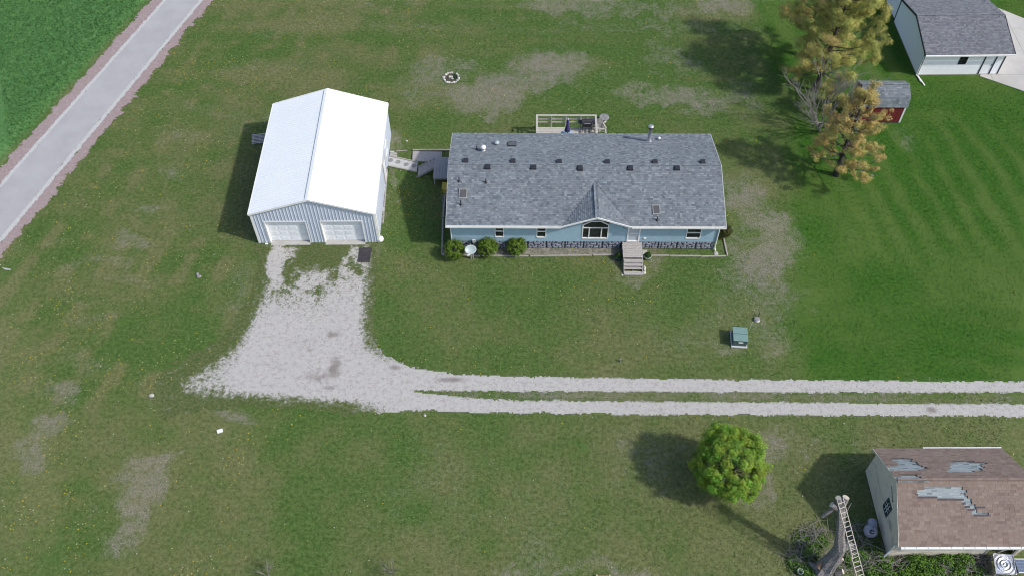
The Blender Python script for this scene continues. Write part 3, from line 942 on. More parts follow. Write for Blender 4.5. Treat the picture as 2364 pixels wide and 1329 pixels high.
# skirting: moulded stone panels, each with its stones
def voro_stones(wd, ht, seed):
    rr = random.Random(seed); mb = MB()
    nx = max(3, int(wd / .21)); nz = 4
    cw, chh = wd / nx, ht / nz
    P = {}
    for i in range(nx + 1):
        for j in range(nz + 1):
            P[i, j] = (min(max(i * cw + (rr.uniform(-.42, .42) * cw if 0 < i < nx else 0), .012), wd - .012), min(max(j * chh + (rr.uniform(-.36, .36) * chh if 0 < j < nz else 0), .008), ht - .008))
    done = set()
    for j in range(nz):
        for i in range(nx):
            if (i, j) in done: continue
            w2 = 2 if (rr.random() < .22 and i < nx - 1 and (i + 1, j) not in done) else 1
            if w2 == 2: done.add((i + 1, j))
            q = [P[i, j], P[i + w2, j], P[i + w2, j + 1], P[i, j + 1]]
            cx = sum(p[0] for p in q) / 4; cz = sum(p[1] for p in q) / 4
            # chamfered outline
            pts = []
            for k in range(4):
                p, nx_ = q[k], q[(k + 1) % 4]
                for t in (.22, .78): pts.append((p[0] + (nx_[0] - p[0]) * t, p[1] + (nx_[1] - p[1]) * t))
            g = .84
            o = [(cx + (x_ - cx) * g, cz + (z_ - cz) * g) for x_, z_ in pts]
            n_ = [(cx + (x_ - cx) * .62, cz + (z_ - cz) * .62) for x_, z_ in pts]
            dp = rr.uniform(.02, .04); m_ = len(o)
            mb.add([(x_, -.004, z_) for x_, z_ in o] + [(x_, -dp, z_) for x_, z_ in n_],
                   [tuple(range(m_, 2 * m_))] + [(k, (k + 1) % m_, (k + 1) % m_ + m_, k + m_) for k in range(m_)])
    return mb


npan = 14; pw = (HX1 - HX0) / npan
stone_me = [voro_stones(pw - .03, SB - .05, 5 + k).build('stone', M['skirt_stone']).data for k in range(4)]
for o_ in [o_ for o_ in bpy.data.objects if o_.name.startswith('stone') and o_.data in stone_me]: bpy.data.objects.remove(o_)
panm = MB().box(0, pw - .02, -.0, .03, 0, SB - .01).build('skirting_panel', M['skirt_dark']); pan_me = panm.data; bpy.data.objects.remove(panm)
def skirt(n_, p0, ang, k0):
    for i in range(n_):
        po = bpy.data.objects.new('skirting_panel', pan_me); COL.objects.link(po); po.parent = house
        po.location = (p0[0] + math.cos(ang) * (i * pw + .01), p0[1] + math.sin(ang) * (i * pw + .01), 0); po.rotation_euler = (0, 0, ang)
        st = bpy.data.objects.new('stone', stone_me[(i * 7 + k0) % 4]); COL.objects.link(st); st.parent = po; st.location = (.005, 0, .02); st['kind'] = 'stuff'
skirt(npan, (0, .02), 0, 0)
skirt(6, (HX1 - HX0 - .02, 0), math.pi / 2, 1)
skirt(6, (.02, HY1 - HY0), -math.pi / 2, 2)
skirt(npan, (HX1 - HX0, HY1 - HY0 - .02), math.pi, 3)

# roof deck (one mesh) + fascia + shingles
deck = MB()
def HW(y):                                       # half width of the gable valley at y
    return max(0.0, (DZ - (EZ + HSL * (y - RY0))) / DK)
YAP = RY0 + (DZ - EZ) / HSL
nfr = Vector((0, -HSL, 1)).normalized(); nbk = Vector((0, HSL, 1)).normalized()
P_ = lambda x, y, z: (lx(x), ly(y), z)
zf = lambda y: EZ + HSL * (y - RY0)
for pts, nn in (([P_(RX0, RY0, EZ), P_(DXC - HW(RY0), RY0, EZ), P_(DXC, YAP, zf(YAP)), P_(DXC, RYM, RZ), P_(RX0, RYM, RZ)], nfr),
                ([P_(DXC + HW(RY0), RY0, EZ), P_(RX1, RY0, EZ), P_(RX1, RYM, RZ), P_(DXC, RYM, RZ), P_(DXC, YAP, zf(YAP))], nfr),
                ([P_(RX0, RYM, RZ), P_(RX1, RYM, RZ), P_(RX1, RY1, EZ), P_(RX0, RY1, EZ)], nbk)):
    s_ = slab(pts, nn, .09); deck.add(s_.v, s_.f)
DYF = RY0 - .03
for sg in (-1, 1):
    nn = Vector((sg * DK, 0, 1)).normalized()
    pts = [P_(DXC, DYF, DZ), P_(DXC + sg * DHW, DYF, DZ - DK * DHW), P_(DXC + sg * HW(RY0), RY0, EZ), P_(DXC, YAP, DZ)]
    if sg < 0: pts = pts[::-1]
    s_ = slab(pts, nn, .08); deck.add(s_.v, s_.f)
roof = deck.build('roof', M['sh_blue'], house)
rows = int((RY1 - RY0) / 2 / math.cos(math.atan(HSL)) / .14)
cs = math.cos(math.atan(HSL))
def u_front(v):
    y = RY0 + v * cs; h = HW(y)
    L = RX1 - RX0
    if h <= .05: return [(0, L)]
    return [(0, DXC - h - RX0), (DXC + h - RX0, L)]
shingles(roof, P_(RX0, RY0 - .03, EZ), (1, 0, 0), (0, 1, HSL), rows + 1, u_front, M['sh_blue'], nobj=300, seed=3, wmin=.12, wmax=.27, t=.02)
shingles(roof, P_(RX1, RY1 + .03, EZ), (-1, 0, 0), (0, -1, HSL), rows + 1, lambda v: [(0, RX1 - RX0)], M['sh_blue'], seed=4, wmin=.12, wmax=.27, t=.02)
# gable planes: rows step up from the outer edge to the gable ridge
for sg in (-1, 1):
    O_ = P_(DXC + sg * DHW, DYF - .03, DZ - DK * DHW)
    ck = math.cos(math.atan(DK))
    def u_g(v, sg=sg):
        xo = DHW - v * ck                     # distance from the gable axis
        z = DZ - DK * xo
        yv = RY0 + (z - EZ) / HSL
        return [(0, max(.1, yv - DYF + .03 + .05))]
    shingles(roof, O_, (0, 1, 0), (-sg, 0, DK), int(DHW / ck / .14) + 1, u_g, M['sh_blue'], seed=6 + sg, wmin=.12, wmax=.26, t=.02)
# ridge caps
def ridge_caps(parent, A, B, w_, m, n_, drop):
    A, B = Vector(A), Vector(B); d = (B - A) / n_; side = d.cross(Vector((0, 0, 1))).normalized() * w_
    mb = MB()
    for i in range(n_):
        a = A + d * i; b = A + d * (i + .98)
        up = Vector((0, 0, .030)); u2 = Vector((0, 0, .014)); dn = Vector((0, 0, -drop))
        mb.add([a - side + dn + up, a + up, a + side + dn + up, b - side + dn + u2, b + u2, b + side + dn + u2, a - side + dn - up * .2, a - up * .2, a + side + dn - up * .2],
               [(0, 1, 4, 3), (1, 2, 5, 4), (6, 7, 1, 0), (7, 8, 2, 1)])
    o = mb.build('ridge_caps', m, parent); o['kind'] = 'stuff'; return o
ridge_caps(roof, P_(RX0, RYM, RZ + .004), P_(RX1, RYM, RZ + .004), .17, M['sh_blue'], 92, .17 * HSL)
ridge_caps(roof, P_(DXC, DYF - .03, DZ + .004), P_(DXC, YAP, DZ + .004), .15, M['sh_blue'], 17, .15 * DK)
# fascia, rake boards and gutter
fa = MB()
fa.box(lx(RX0), lx(DXC - DHW), ly(RY0) - .055, ly(RY0) - .01, EZ - .15, EZ - .005); fa.box(lx(DXC + DHW), lx(RX1), ly(RY0) - .055, ly(RY0) - .01, EZ - .15, EZ - .005)
fa.box(lx(RX0), lx(RX1), ly(RY1) + .01, ly(RY1) + .055, EZ - .15, EZ + .005)
for xx in (RX0 - .025, RX1 + .005):
    for y0, y1, z0, z1 in ((RY0 - .05, RYM, EZ, RZ), (RYM, RY1 + .05, RZ, EZ)):
        q = [(lx(xx), ly(y0), z0 - .14), (lx(xx), ly(y1), z1 - .14), (lx(xx), ly(y1), z1 + .004), (lx(xx), ly(y0), z0 + .004)]
        fa.add(q + [(a_ + .02, b_, c_) for a_, b_, c_ in q], [(0, 1, 2, 3), (7, 6, 5, 4), (0, 4, 5, 1), (1, 5, 6, 2), (2, 6, 7, 3), (3, 7, 4, 0)])
fa.build('fascia', M['white_trim'], house)
gu = MB()
for a_, b_ in ((RX0 - .03, DXC - DHW - .03), (DXC + DHW + .03, RX1 + .03)):
    gu.box(lx(a_), lx(b_), ly(RY0) - .16, ly(RY0) - .06, EZ - .13, EZ - .105)
    gu.box(lx(a_), lx(b_), ly(RY0) - .165, ly(RY0) - .145, EZ - .13, EZ - .015)
    gu.box(lx(a_), lx(a_) + .015, ly(RY0) - .145, ly(RY0) - .06, EZ - .105, EZ - .02); gu.box(lx(b_) - .015, lx(b_), ly(RY0) - .145, ly(RY0) - .06, EZ - .105, EZ - .02)
gu.build('gutter', M['white_trim'], house)
rk = MB()
for sg in (-1, 1):
    p = Vector(P_(DXC, DYF - .05, DZ - .055)); q = Vector(P_(DXC + sg * (DHW + .03), DYF - .05, DZ - DK * DHW - .065))
    MB().beam(p, q, .04, .13).build('rake_board', M['white_trim'], house)
so_ = MB()      # soffits
so_.box(lx(RX0) + .02, lx(DXC - DHW), ly(RY0), -.015, EZ - .12, EZ - .10); so_.box(lx(DXC + DHW), lx(RX1) - .02, ly(RY0), -.015, EZ - .12, EZ - .10)
so_.build('soffit', M['white_trim'], house)
# downspouts at both front corners
ds = MB(); ds.tube([(lx(13.58), ly(RY0) - .1, EZ - .1), (lx(13.45), -.08, EZ - .4), (lx(13.35), -.06, EZ - .55), (lx(13.35), -.06, .25), (lx(13.40), -.25, .10)], .042, 6)
ds.build('downspout', M['white_trim'], house)
ds = MB(); ds.tube([(lx(-5.10), ly(RY0) - .1, EZ - .1), (lx(-4.97), -.06, EZ - .45), (lx(-4.97), -.06, .25), (lx(-5.0), -.25, .10)], .042, 6)
ds.build('downspout', M['white_trim'], house)
MB().rock((lx(13.42), -.42, .03), .16, .2, .05, 4).build('splash_block', M['concrete'], house)

# roof fittings
PF, PB = (0, RY0, EZ), (0, RY1, EZ)
rf = lambda px, py: onP(px, py, PF, nfr)
rb = lambda px, py: onP(px, py, PB, nbk)
def on_roof(p, nn, mb, name, m, smooth_=False):
    o = mb.build(name, m, roof, smooth_)
    o.location = (lx(p.x), ly(p.y), p.z)
    o.rotation_euler = (math.asin(-nn.y) * -1 if False else math.atan2(-nn.y, nn.z), 0, 0)
    return o
for px, py, nn, f in [(1126, 386, nfr, rf), (1232, 387, nfr, rf), (1339, 389, nfr, rf), (1455, 389, nfr, rf), (1563, 389, nfr, rf),
                      (1075, 374, nbk, rb), (1184, 375, nbk, rb), (1291, 376, nbk, rb), (1402, 377, nbk, rb), (1512, 377, nbk, rb), (1622, 377, nbk, rb)]:
    p = f(px, py); sg = 1 if nn is nfr else -1
    mb = MB(); y0, y1 = (-.19, .18) if sg > 0 else (-.18, .19)
    lo, hi = (.20, .09) if sg > 0 else (.09, .20)
    mb.add([(-.18, y0, .015), (.18, y0, .015), (.18, y1, .015), (-.18, y1, .015), (-.17, y0, lo), (.17, y0, lo), (.17, y1, hi), (-.17, y1, hi)],
           [(3, 2, 1, 0), (4, 5, 6, 7), (0, 1, 5, 4), (1, 2, 6, 5), (2, 3, 7, 6), (3, 0, 4, 7)])
    mb.box(-.22, .22, -.22, .22, .012, .024)
    on_roof(p, nn, mb, 'roof_vent', M['black_metal'])
for p0, p1, nn, f in [((1060, 438), (1078, 459), nfr, rf), ((1506, 475), (1524, 496), nfr, rf), ((1173, 330), (1192, 339), nbk, rb)]:
    a, b = f(*p0), f(*p1); c = (a + b) / 2; wx_ = abs(b.x - a.x) / 2; wy_ = (Vector((0, b.y - a.y, b.z - a.z))).length / 2
    fr_ = MB()
    for x0, x1, y0, y1 in ((-wx_, wx_, -wy_, -wy_ + .03), (-wx_, wx_, wy_ - .03, wy_), (-wx_, -wx_ + .03, -wy_ + .03, wy_ - .03), (wx_ - .03, wx_, -wy_ + .03, wy_ - .03)):
        fr_.box(x0, x1, y0, y1, .005, .10)
    o = on_roof(c, nn, fr_, 'skylight', M['wood_deck'] if nn is nfr else M['dark_trim'])
    MB().box(-wx_ + .03, wx_ - .03, -wy_ + .03, wy_ - .03, .005, .085).build('pane', M['screen'], o)
for px, py, f, h, r_ in [(1060, 419, rf, .38, .04), (1122, 422, rf, .34, .04), (1064, 473, rf, .42, .04), (1517, 509, rf, .36, .04), (1101, 346, rb, .38, .035)]:
    p = f(px, py); mb = MB().lathe([(.13, 0), (.09, .03), (r_ + .012, .12), (r_, .13), (r_, h)], 10); o = mb.build('plumbing_vent', M['black_metal'], roof); o.location = (lx(p.x), ly(p.y), p.z)
p = rb(1116, 349); o = MB().lathe([(.16, 0), (.13, .05), (.13, .28), (.19, .30), (.19, .42), (.10, .50), (.02, .53)], 14).build('exhaust_fan', M['white_trim'], roof, True); o.location = (lx(p.x), ly(p.y), p.z)
p = rb(1147, 334); o = MB().lathe([(.08, 0), (.08, .16), (.19, .18), (.18, .23), (.05, .28)], 14).build('exhaust_fan', M['dish'], roof, True); o.location = (lx(p.x), ly(p.y), p.z)
p = rb(1521, 323); o = MB().lathe([(.07, 0), (.07, .10), (.11, .12), (.11, .2), (.03, .26)], 12).build('exhaust_fan', M['white_trim'], roof, True); o.location = (lx(p.x), ly(p.y), p.z)
p = rb(1498, 327)
ch = MB().lathe([(.25, -.02), (.22, .05), (.13, .14), (.125, 1.28), (.14, 1.28), (.14, 1.31)], 18).build('chimney', M['galv'], roof, True); ch.location = (lx(p.x), ly(p.y), p.z)
MB().lathe([(.17, 1.29), (.18, 1.32), (.18, 1.44), (.17, 1.45)], 18).build('spark_screen', M['black_metal'], ch, True)
MB().lathe([(.205, 1.45), (.21, 1.47), (.15, 1.52), (.03, 1.55)], 18).build('rain_cap', M['galv'], ch, True)

# ================================================================== METAL GARAGE
GA = .0142; GW, GL, GE, GRZ = 8.444, 10.907, 3.12, 4.52
garage = thing('metal_garage', 'white roofed steel garage with two white overhead doors at the gravel', 'garage', (-18.614, 41.846, 0), GA)
GSL = (GRZ - GE) / (GW / 2)
gz = lambda u: GE + GSL * min(u, GW - u) - .06
doors = [(.83, 3.60), (4.68, 7.48)]
DH = 2.22
wall = MB()
us = sorted({0, GW / 2, GW} | {q for d_ in doors for q in d_})
for a_, b_ in zip(us[:-1], us[1:]):
    z0 = DH if any(d_[0] <= a_ and b_ <= d_[1] for d_ in doors) else 0
    # split spans that are partly door
    wall.poly([(a_, 0, z0), (b_, 0, z0), (b_, 0, gz(b_)), (a_, 0, gz(a_))])
wall.build('wall', M['grey_metal'], garage)
MB().poly([(0, GL, 0), (GW, GL, 0), (GW, GL, gz(GW)), (GW / 2, GL, gz(GW / 2)), (0, GL, gz(0))]).build('wall', M['grey_metal'], garage)
def ribbed(P0, U_, Nn, L, h, name='wall'):
    P0, U_, Nn = Vector(P0), Vector(U_), Vector(Nn); mb = MB(); n_ = int(L / .2286); s_ = L / n_
    prof = []
    for i in range(n_):
        prof += [(i * s_, 0), (i * s_ + s_ * .72, 0), (i * s_ + s_ * .80, .022), (i * s_ + s_ * .92, .022)]
    prof.append((L, 0))
    for (a_, da_), (b_, db2) in zip(prof[:-1], prof[1:]):
        p, q = P0 + U_ * a_ + Nn * da_, P0 + U_ * b_ + Nn * db2
        mb.poly([p, q, q + Vector((0, 0, h)), p + Vector((0, 0, h))])
    return mb
ribbed((0, 0, 0), (0, 1, 0), (-1, 0, 0), GL, GE - .05).build('wall', M['grey_metal'], garage)
# right wall with walk door and window
ribbed((GW, 0, 0), (0, 1, 0), (1, 0, 0), GL, GE - .05).build('wall', M['grey_metal'], garage)
nr = 36
for i in range(nr + 1):
    u = i * GW / nr
    if u < .05 or u > GW - .05: continue
    z0 = 0.02
    for d_ in doors:
        if d_[0] - .04 < u < d_[1] + .04: z0 = DH + .10
    mb = MB(); zt = gz(u) - .01
    mb.add([(u - .034, -.002, z0), (u - .016, -.028, z0), (u + .016, -.028, z0), (u + .034, -.002, z0), (u - .034, -.002, zt), (u - .016, -.028, zt), (u + .016, -.028, zt), (u + .034, -.002, zt)],
           [(0, 1, 5, 4), (1, 2, 6, 5), (2, 3, 7, 6), (4, 5, 6, 7), (3, 2, 1, 0)])
    mb.build('rib', M['grey_rib'], garage)
tr_ = MB()
for d_ in doors:
    tr_.box(d_[0] - .07, d_[0], -.035, .21, 0, DH + .07); tr_.box(d_[1], d_[1] + .07, -.035, .21, 0, DH + .07); tr_.box(d_[0], d_[1], -.035, .21, DH, DH + .07)
tr_.box(-.05, .09, -.04, -.005, 0, GE - .12); tr_.box(GW - .09, GW + .05, -.04, -.005, 0, GE - .12); tr_.box(GW + .03, GW + .05, -.005, .12, 0, GE - .12); tr_.box(-.05, -.03, -.005, .12, 0, GE - .12)
tr_.build('trim', M['white_trim'], garage)
pm_me = None
for d_ in doors:
    W_ = d_[1] - d_[0]; sh = (DH - .02) / 4
    dm_ = MB()
    for k in range(4): dm_.box(d_[0], d_[1], .20, .235, .02 + k * sh, .02 + (k + 1) * sh - .008)
    gd = dm_.build('garage_door', M['door_white'], garage)
    cw = W_ / 4
    for k in range(4):
        for j in range(4):
            x0, x1 = d_[0] + j * cw + .07, d_[0] + (j + 1) * cw - .07; z0, z1 = .02 + k * sh + .09, .02 + (k + 1) * sh - .10
            mb = MB().add([(x0, .1985, z0), (x1, .1985, z0), (x1, .1985, z1), (x0, .1985, z1), (x0 + .03, .186, z0 + .03), (x1 - .03, .186, z0 + .03), (x1 - .03, .186, z1 - .03), (x0 + .03, .186, z1 - .03)],
                          [(4, 5, 6, 7), (0, 1, 5, 4), (1, 2, 6, 5), (2, 3, 7, 6), (3, 0, 4, 7)])
            mb.build('panel', M['door_white'], gd)
    MB().box(d_[0], d_[1], .19, .24, .002, .02).build('weather_seal', M['black_rubber'], gd)
sill = MB()
for d_ in doors: sill.box(d_[0] + .001, d_[1] - .001, -.22, .45, -.05, .016)
sill.build('threshold', M['concrete'], garage)
MB().box(.02, GW - .02, .46, GL - .02, -.05, .012).build('slab', M['concrete'], garage)
# roof: two slopes with standing ribs
ro = MB(); OV = .10
for sg in (-1, 1):
    xe = GW / 2 + sg * (GW / 2 + .06); ze = GRZ - GSL * (GW / 2 + .06)
    nn = Vector((sg * GSL, 0, 1)).normalized()
    pts = [(GW / 2, -OV, GRZ), (xe, -OV, ze), (xe, GL + OV, ze), (GW / 2, GL + OV, GRZ)]
    s_ = slab(pts, nn, .035); ro.add(s_.v, s_.f)
    nrb = 48
    for i in range(nrb):
        y = -OV + .1 + i * (GL + 2 * OV - .2) / (nrb - 1)
        p = Vector((GW / 2, y, GRZ)) + nn * .008; q = Vector((xe, y, ze)) + nn * .008
        ro.beam(p, q, .045, .022, up=nn)
groof = ro.build('roof', M['white_metal'], garage)
rc = MB()
for sg in (-1, 1):
    p = [(GW / 2, -OV - .02, GRZ + .045), (GW / 2 + sg * .22, -OV - .02, GRZ + .045 - GSL * .22), (GW / 2 + sg * .22, GL + OV + .02, GRZ + .045 - GSL * .22), (GW / 2, GL + OV + .02, GRZ + .045)]
    s_ = slab(p, (sg * GSL, 0, 1), .015); rc.add(s_.v, s_.f)
rc.build('ridge_cap', M['white_metal'], groof)
MB().box(GW / 2 - .255, GW / 2 - .222, -OV + .3, GL + OV - .05, GRZ - GSL * .24, GRZ - GSL * .24 + .03).build('ridge_gap_shade', M['stone_grey'], groof)  # thin dark strip standing in for the shaded gap left of the ridge cap
rt = MB()
for yy_ in (-OV - .03, GL + OV + .03):
    for sg in (-1, 1):
        rt.beam((GW / 2, yy_, GRZ - .03), (GW / 2 + sg * (GW / 2 + .09), yy_, GRZ - .03 - GSL * (GW / 2 + .09)), .05, .13)
for sg in (-1, 1):
    xe = GW / 2 + sg * (GW / 2 + .10)
    rt.box(xe - .045, xe + .045, -OV, GL + OV, GE - .11, GE - .02)
rt.build('roof_trim', M['white_trim'], groof)
# walk door and window on the right wall (towards the deck)
wd_ = MB(); dy0, dy1 = 5.55, 6.5
for y0, y1, z0, z1 in ((dy0 - .09, dy0, 0, 2.1), (dy1, dy1 + .09, 0, 2.1), (dy0 - .09, dy1 + .09, 2.1, 2.2)): wd_.box(GW, GW + .07, y0, y1, z0, z1)
wd_.build('door_frame', M['wood_deck'], garage)
MB().box(GW + .024, GW + .045, dy0, dy1, .02, 2.1).build('door', M['door_white'], garage)
window(garage, (GW + .024, 7.4, 0), (0, 1, 0), (1, 0, 0), 0, .9, 1.1, 1.9, .06)
# downspouts
MB().tube([(GW + .10, .1, GE - .1), (GW + .09, .08, .2), (GW + .12, -.06, .06)], .04, 6).build('downspout', M['white_trim'], garage)
MB().box(.42, .62, -.17, -.05, .0, .05).build('splash_block', M['white_trim'], garage)
# ================================================================== NEIGHBOUR GARAGE (top right)
NX0, NX1, NY0, NYR, NY1 = 32.15, 38.75, 60.12, 63.62, 67.2
NE, NR = 2.30, 3.28
nb = thing('neighbour_garage', 'white sided garage with black trim and grey shingle roof beside the concrete', 'garage', (NX0, NY0, 0), .022)
L_, D_ = NX1 - NX0, NY1 - NY0
NS = (NR - NE) / (NYR - NY0 + .3)
ops = [(2.95, 3.60, 1.15, 1.85), (4.95, 5.95, .02, 2.02)]
lap_wall((0, 0, 0), (1, 0, 0), (0, -1, 0), 0, L_, .08, lambda u: NE + .06, .16, ops).build('wall', M['wall_white'], nb)
ngt = lambda u: NE + NS * min(u + .3, D_ - u + .3) - .03
lap_wall((0, 0, 0), (0, 1, 0), (-1, 0, 0), 0, D_, .08, ngt, .16).build('wall', M['wall_white'], nb)
lap_wall((L_, 0, 0), (0, 1, 0), (1, 0, 0), 0, D_, .08, ngt, .16).build('wall', M['wall_white'], nb)
MB().box(-.02, L_ + .02, -.02, D_, 0, .08).build('foundation', M['concrete'], nb)
MB().box(.1, L_ - .1, .2, D_ - .1, .1, 2.2).build('interior', M['dark_trim'], nb)
window(nb, (0, 0, 0), (1, 0, 0), (0, -1, 0), 3.02, 3.53, 1.22, 1.78, .07, rail=1.5, mframe=M['dark_trim'])
dfm = MB(); dfm.box(4.95, 5.05, -.04, .05, .06, 2.02); dfm.box(5.85, 5.95, -.04, .05, .06, 2.02); dfm.box(5.05, 5.85, -.04, .05, 1.92, 2.02)
dd = dfm.build('door', M['dark_trim'], nb)
MB().box(5.05, 5.85, .0, .03, .06, 1.92).build('door_leaf', M['wall_white'], dd)
MB().box(5.76, 5.80, -.05, 0, .95, 1.05).build('handle', M['dark_trim'], dd)
cb = MB()
for x0, y0 in ((-.03, -.03), (L_ - .08, -.03)): cb.box(x0, x0 + .11, y0, y0 + .11, .06, NE - .02)
cb.box(-.04, .0, D_ - .05, D_ + .05, .06, NE + .0)
cb.build('corner_board', M['dark_trim'], nb)
rl = MB(); nn1 = Vector((0, -NS, 1)).normalized(); nn2 = Vector((0, NS, 1)).normalized()
ry = NYR - NY0; RW0, RW1 = -.10, L_ + .42
s_ = slab([(RW0, -.3, NE), (RW1, -.3, NE), (RW1, ry, NR), (RW0, ry, NR)], nn1, .10); rl.add(s_.v, s_.f)
s_ = slab([(RW0, ry, NR), (RW1, ry, NR), (RW1, 2 * ry + .3, NE), (RW0, 2 * ry + .3, NE)], nn2, .10); rl.add(s_.v, s_.f)
nroof = rl.build('roof', M['sh_grey'], nb)
nrow = int((ry + .3) / math.cos(math.atan(NS)) / .15) + 1
shingles(nroof, (RW0, -.33, NE), (1, 0, 0), (0, 1, NS), nrow, lambda v: [(0, RW1 - RW0)], M['sh_grey'], expo=.15, seed=21, wmin=.13, wmax=.26, t=.018)
shingles(nroof, (RW1, 2 * ry + .33, NE), (-1, 0, 0), (0, -1, NS), nrow, lambda v: [(0, RW1 - RW0)], M['sh_grey'], expo=.15, seed=22, wmin=.13, wmax=.26, t=.018)
ridge_caps(nroof, (RW0, ry, NR + .004), (RW1, ry, NR + .004), .17, M['sh_grey'], 34, .17 * NS)
rk = MB(); pass
for p_, q_ in (((RW0 - .03, -.33, NE - .05), (RW0 - .03, ry, NR - .05)), ((RW0 - .03, ry, NR - .05), (RW0 - .03, 2 * ry + .3, NE - .05)), ((RW1 + .03, -.33, NE - .05), (RW1 + .03, ry, NR - .05))): MB().beam(p_, q_, .05, .16).build('rake_board', M['dark_trim'], nb)
g_ = MB(); g_.box(RW0 - .02, RW1 + .02, -.46, -.34, NE - .12, NE - .015); g_.build('gutter', M['white_trim'], nb)
MB().tube([(-.02, -.36, NE - .1), (-.05, -.06, NE - .35), (-.05, -.06, .12), (.1, -.9, .06)], .045, 6).build('downspout', M['white_trim'], nb)
MB().beam((.02, -.12, .07), (.28, -1.35, .05), .10, .07).build('downspout_extension', M['white_trim'], nb)
# house the garage is attached to, mostly beyond the frame
nh = thing('neighbour_house', 'white sided house wall and grey roof behind the neighbour garage', 'house', (NX0 - .05, NY1 + .35, 0), .022)
lap_wall((0, 0, 0), (0, 1, 0), (-1, 0, 0), 0, 9.0, .08, lambda u: 2.5 + .42 * min(u + .3, 9.3 - u), .16).build('wall', M['wall_white'], nh)
lap_wall((0, 0, 0), (1, 0, 0), (0, -1, 0), 0, 5.6, .08, lambda u: 2.5, .16).build('wall', M['wall_white'], nh)
lap_wall((5.6, 0, 0), (0, 1, 0), (1, 0, 0), 0, 9.0, .08, lambda u: 2.5 + .42 * min(u + .3, 9.3 - u), .16).build('wall', M['wall_white'], nh)
r2 = MB(); a1 = Vector((0, -.42, 1)).normalized(); a2 = Vector((0, .42, 1)).normalized()
s_ = slab([(-.12, -.3, 2.5), (5.9, -.3, 2.5), (5.9, 4.5, 4.52), (-.12, 4.5, 4.52)], a1, .1); r2.add(s_.v, s_.f)
s_ = slab([(-.12, 4.5, 4.52), (5.9, 4.5, 4.52), (5.9, 9.3, 2.5), (-.12, 9.3, 2.5)], a2, .1); r2.add(s_.v, s_.f)
r2o = r2.build('roof', M['sh_grey'], nh)
shingles(r2o, (-.12, -.33, 2.5), (1, 0, 0), (0, 1, .42), 34, lambda v: [(0, 6.02)], M['sh_grey'], expo=.15, seed=23)
MB().beam((-.16, -.33, 2.45), (-.16, 4.5, 4.47), .05, .16).build('rake_board', M['dark_trim'], nh)

# concrete drive, separate slabs
cdr = MB(); cp_ = [Vector((p[0], p[1], 0)) for p in CONC]
conc = MB().prism([(p.x, p.y) for p in cp_], .0, .03).build('concrete_driveway', M['black_rubber'])
conc.data.materials.clear(); conc.data.materials.append(M['concrete'])
tag(conc, 'pale concrete driveway beside the neighbour garage', 'driveway', kind='structure')
def clip_poly(poly, x0, x1, y0, y1):
    def cl(p, f, inter):
        out = []
        for i in range(len(p)):
            a_, b_ = p[i], p[(i + 1) % len(p)]
            if f(a_): out.append(a_)
            if f(a_) != f(b_): out.append(inter(a_, b_))
        return out
    ix = lambda c: (lambda a_, b_: (c, a_[1] + (b_[1] - a_[1]) * (c - a_[0]) / (b_[0] - a_[0])))
    iy = lambda c: (lambda a_, b_: (a_[0] + (b_[0] - a_[0]) * (c - a_[1]) / (b_[1] - a_[1]), c))
    p = cl(poly, lambda q: q[0] > x0, ix(x0)); p = cl(p, lambda q: q[0] < x1, ix(x1)) if p else p
    p = cl(p, lambda q: q[1] > y0, iy(y0)) if p else p; p = cl(p, lambda q: q[1] < y1, iy(y1)) if p else p
    return p
cl2 = [(p.x, p.y) for p in cp_]
for i in range(8):
    for j in range(8):
        x0 = 31 + i * 3.6; y0 = 51.0 + j * 3.05
        pp = clip_poly(cl2, x0 + .012, x0 + 3.588, y0 + .012, y0 + 3.038)
        if len(pp) >= 3: MB().prism(pp, .031, .045).build('slab', M['concrete_new'], conc)

# ================================================================== RED SHED (gambrel)
rx1 = 29.35; rx0 = 26.0; ryf = 54.40
red = thing('red_shed', 'small red barn shed with grey gambrel roof under the pines', 'shed', (rx0, ryf, 0))
w_ = rx1 - rx0
prof = [(-.08, 1.66), (.18, 2.45), (1.12, 2.92), (2.06, 2.45), (2.32, 1.66)]      # y,z outline of the gambrel
RDp = 2.24
body = MB().box(0, w_, 0, RDp, .10, 1.72)
body.build('wall', M['barn_red'], red)
for xx in (0.0, w_):
    MB().add([(xx, y_, z_ - .04) for y_, z_ in prof] + [(xx + .03, y_, z_ - .04) for y_, z_ in prof], [(0, 1, 2, 3, 4), (9, 8, 7, 6, 5), (0, 5, 6, 1), (1, 6, 7, 2), (2, 7, 8, 3), (3, 8, 9, 4), (4, 9, 5, 0)]).build('gable', M['barn_red'], red)
tr_ = MB()
for x0, y0 in ((-.03, -.025), (w_ - .07, -.025)): tr_.box(x0, x0 + .13, y0, y0 + .08, .06, 1.68)
tr_.build('corner_board', M['white_trim'], red)
MB().box(-.0, w_ + .0, -.0, RDp + .0, 0, .10).build('skid', M['bark_dark'], red)
for k in range(7):
    MB().box(.16 + k * .46, .175 + k * .46, -.012, 0.002, .12, 1.66).build('batten', M['barn_red'], red)
rr_ = MB()
for (y0, z0), (y1, z1) in zip(prof[:-1], prof[1:]):
    nn = Vector((0, -(z1 - z0), y1 - y0)).normalized()
    s_ = slab([(-.15, y0, z0), (w_ + .15, y0, z0), (w_ + .15, y1, z1), (-.15, y1, z1)], nn, .05); rr_.add(s_.v, s_.f)
rro = rr_.build('roof', M['sh_blue'], red)
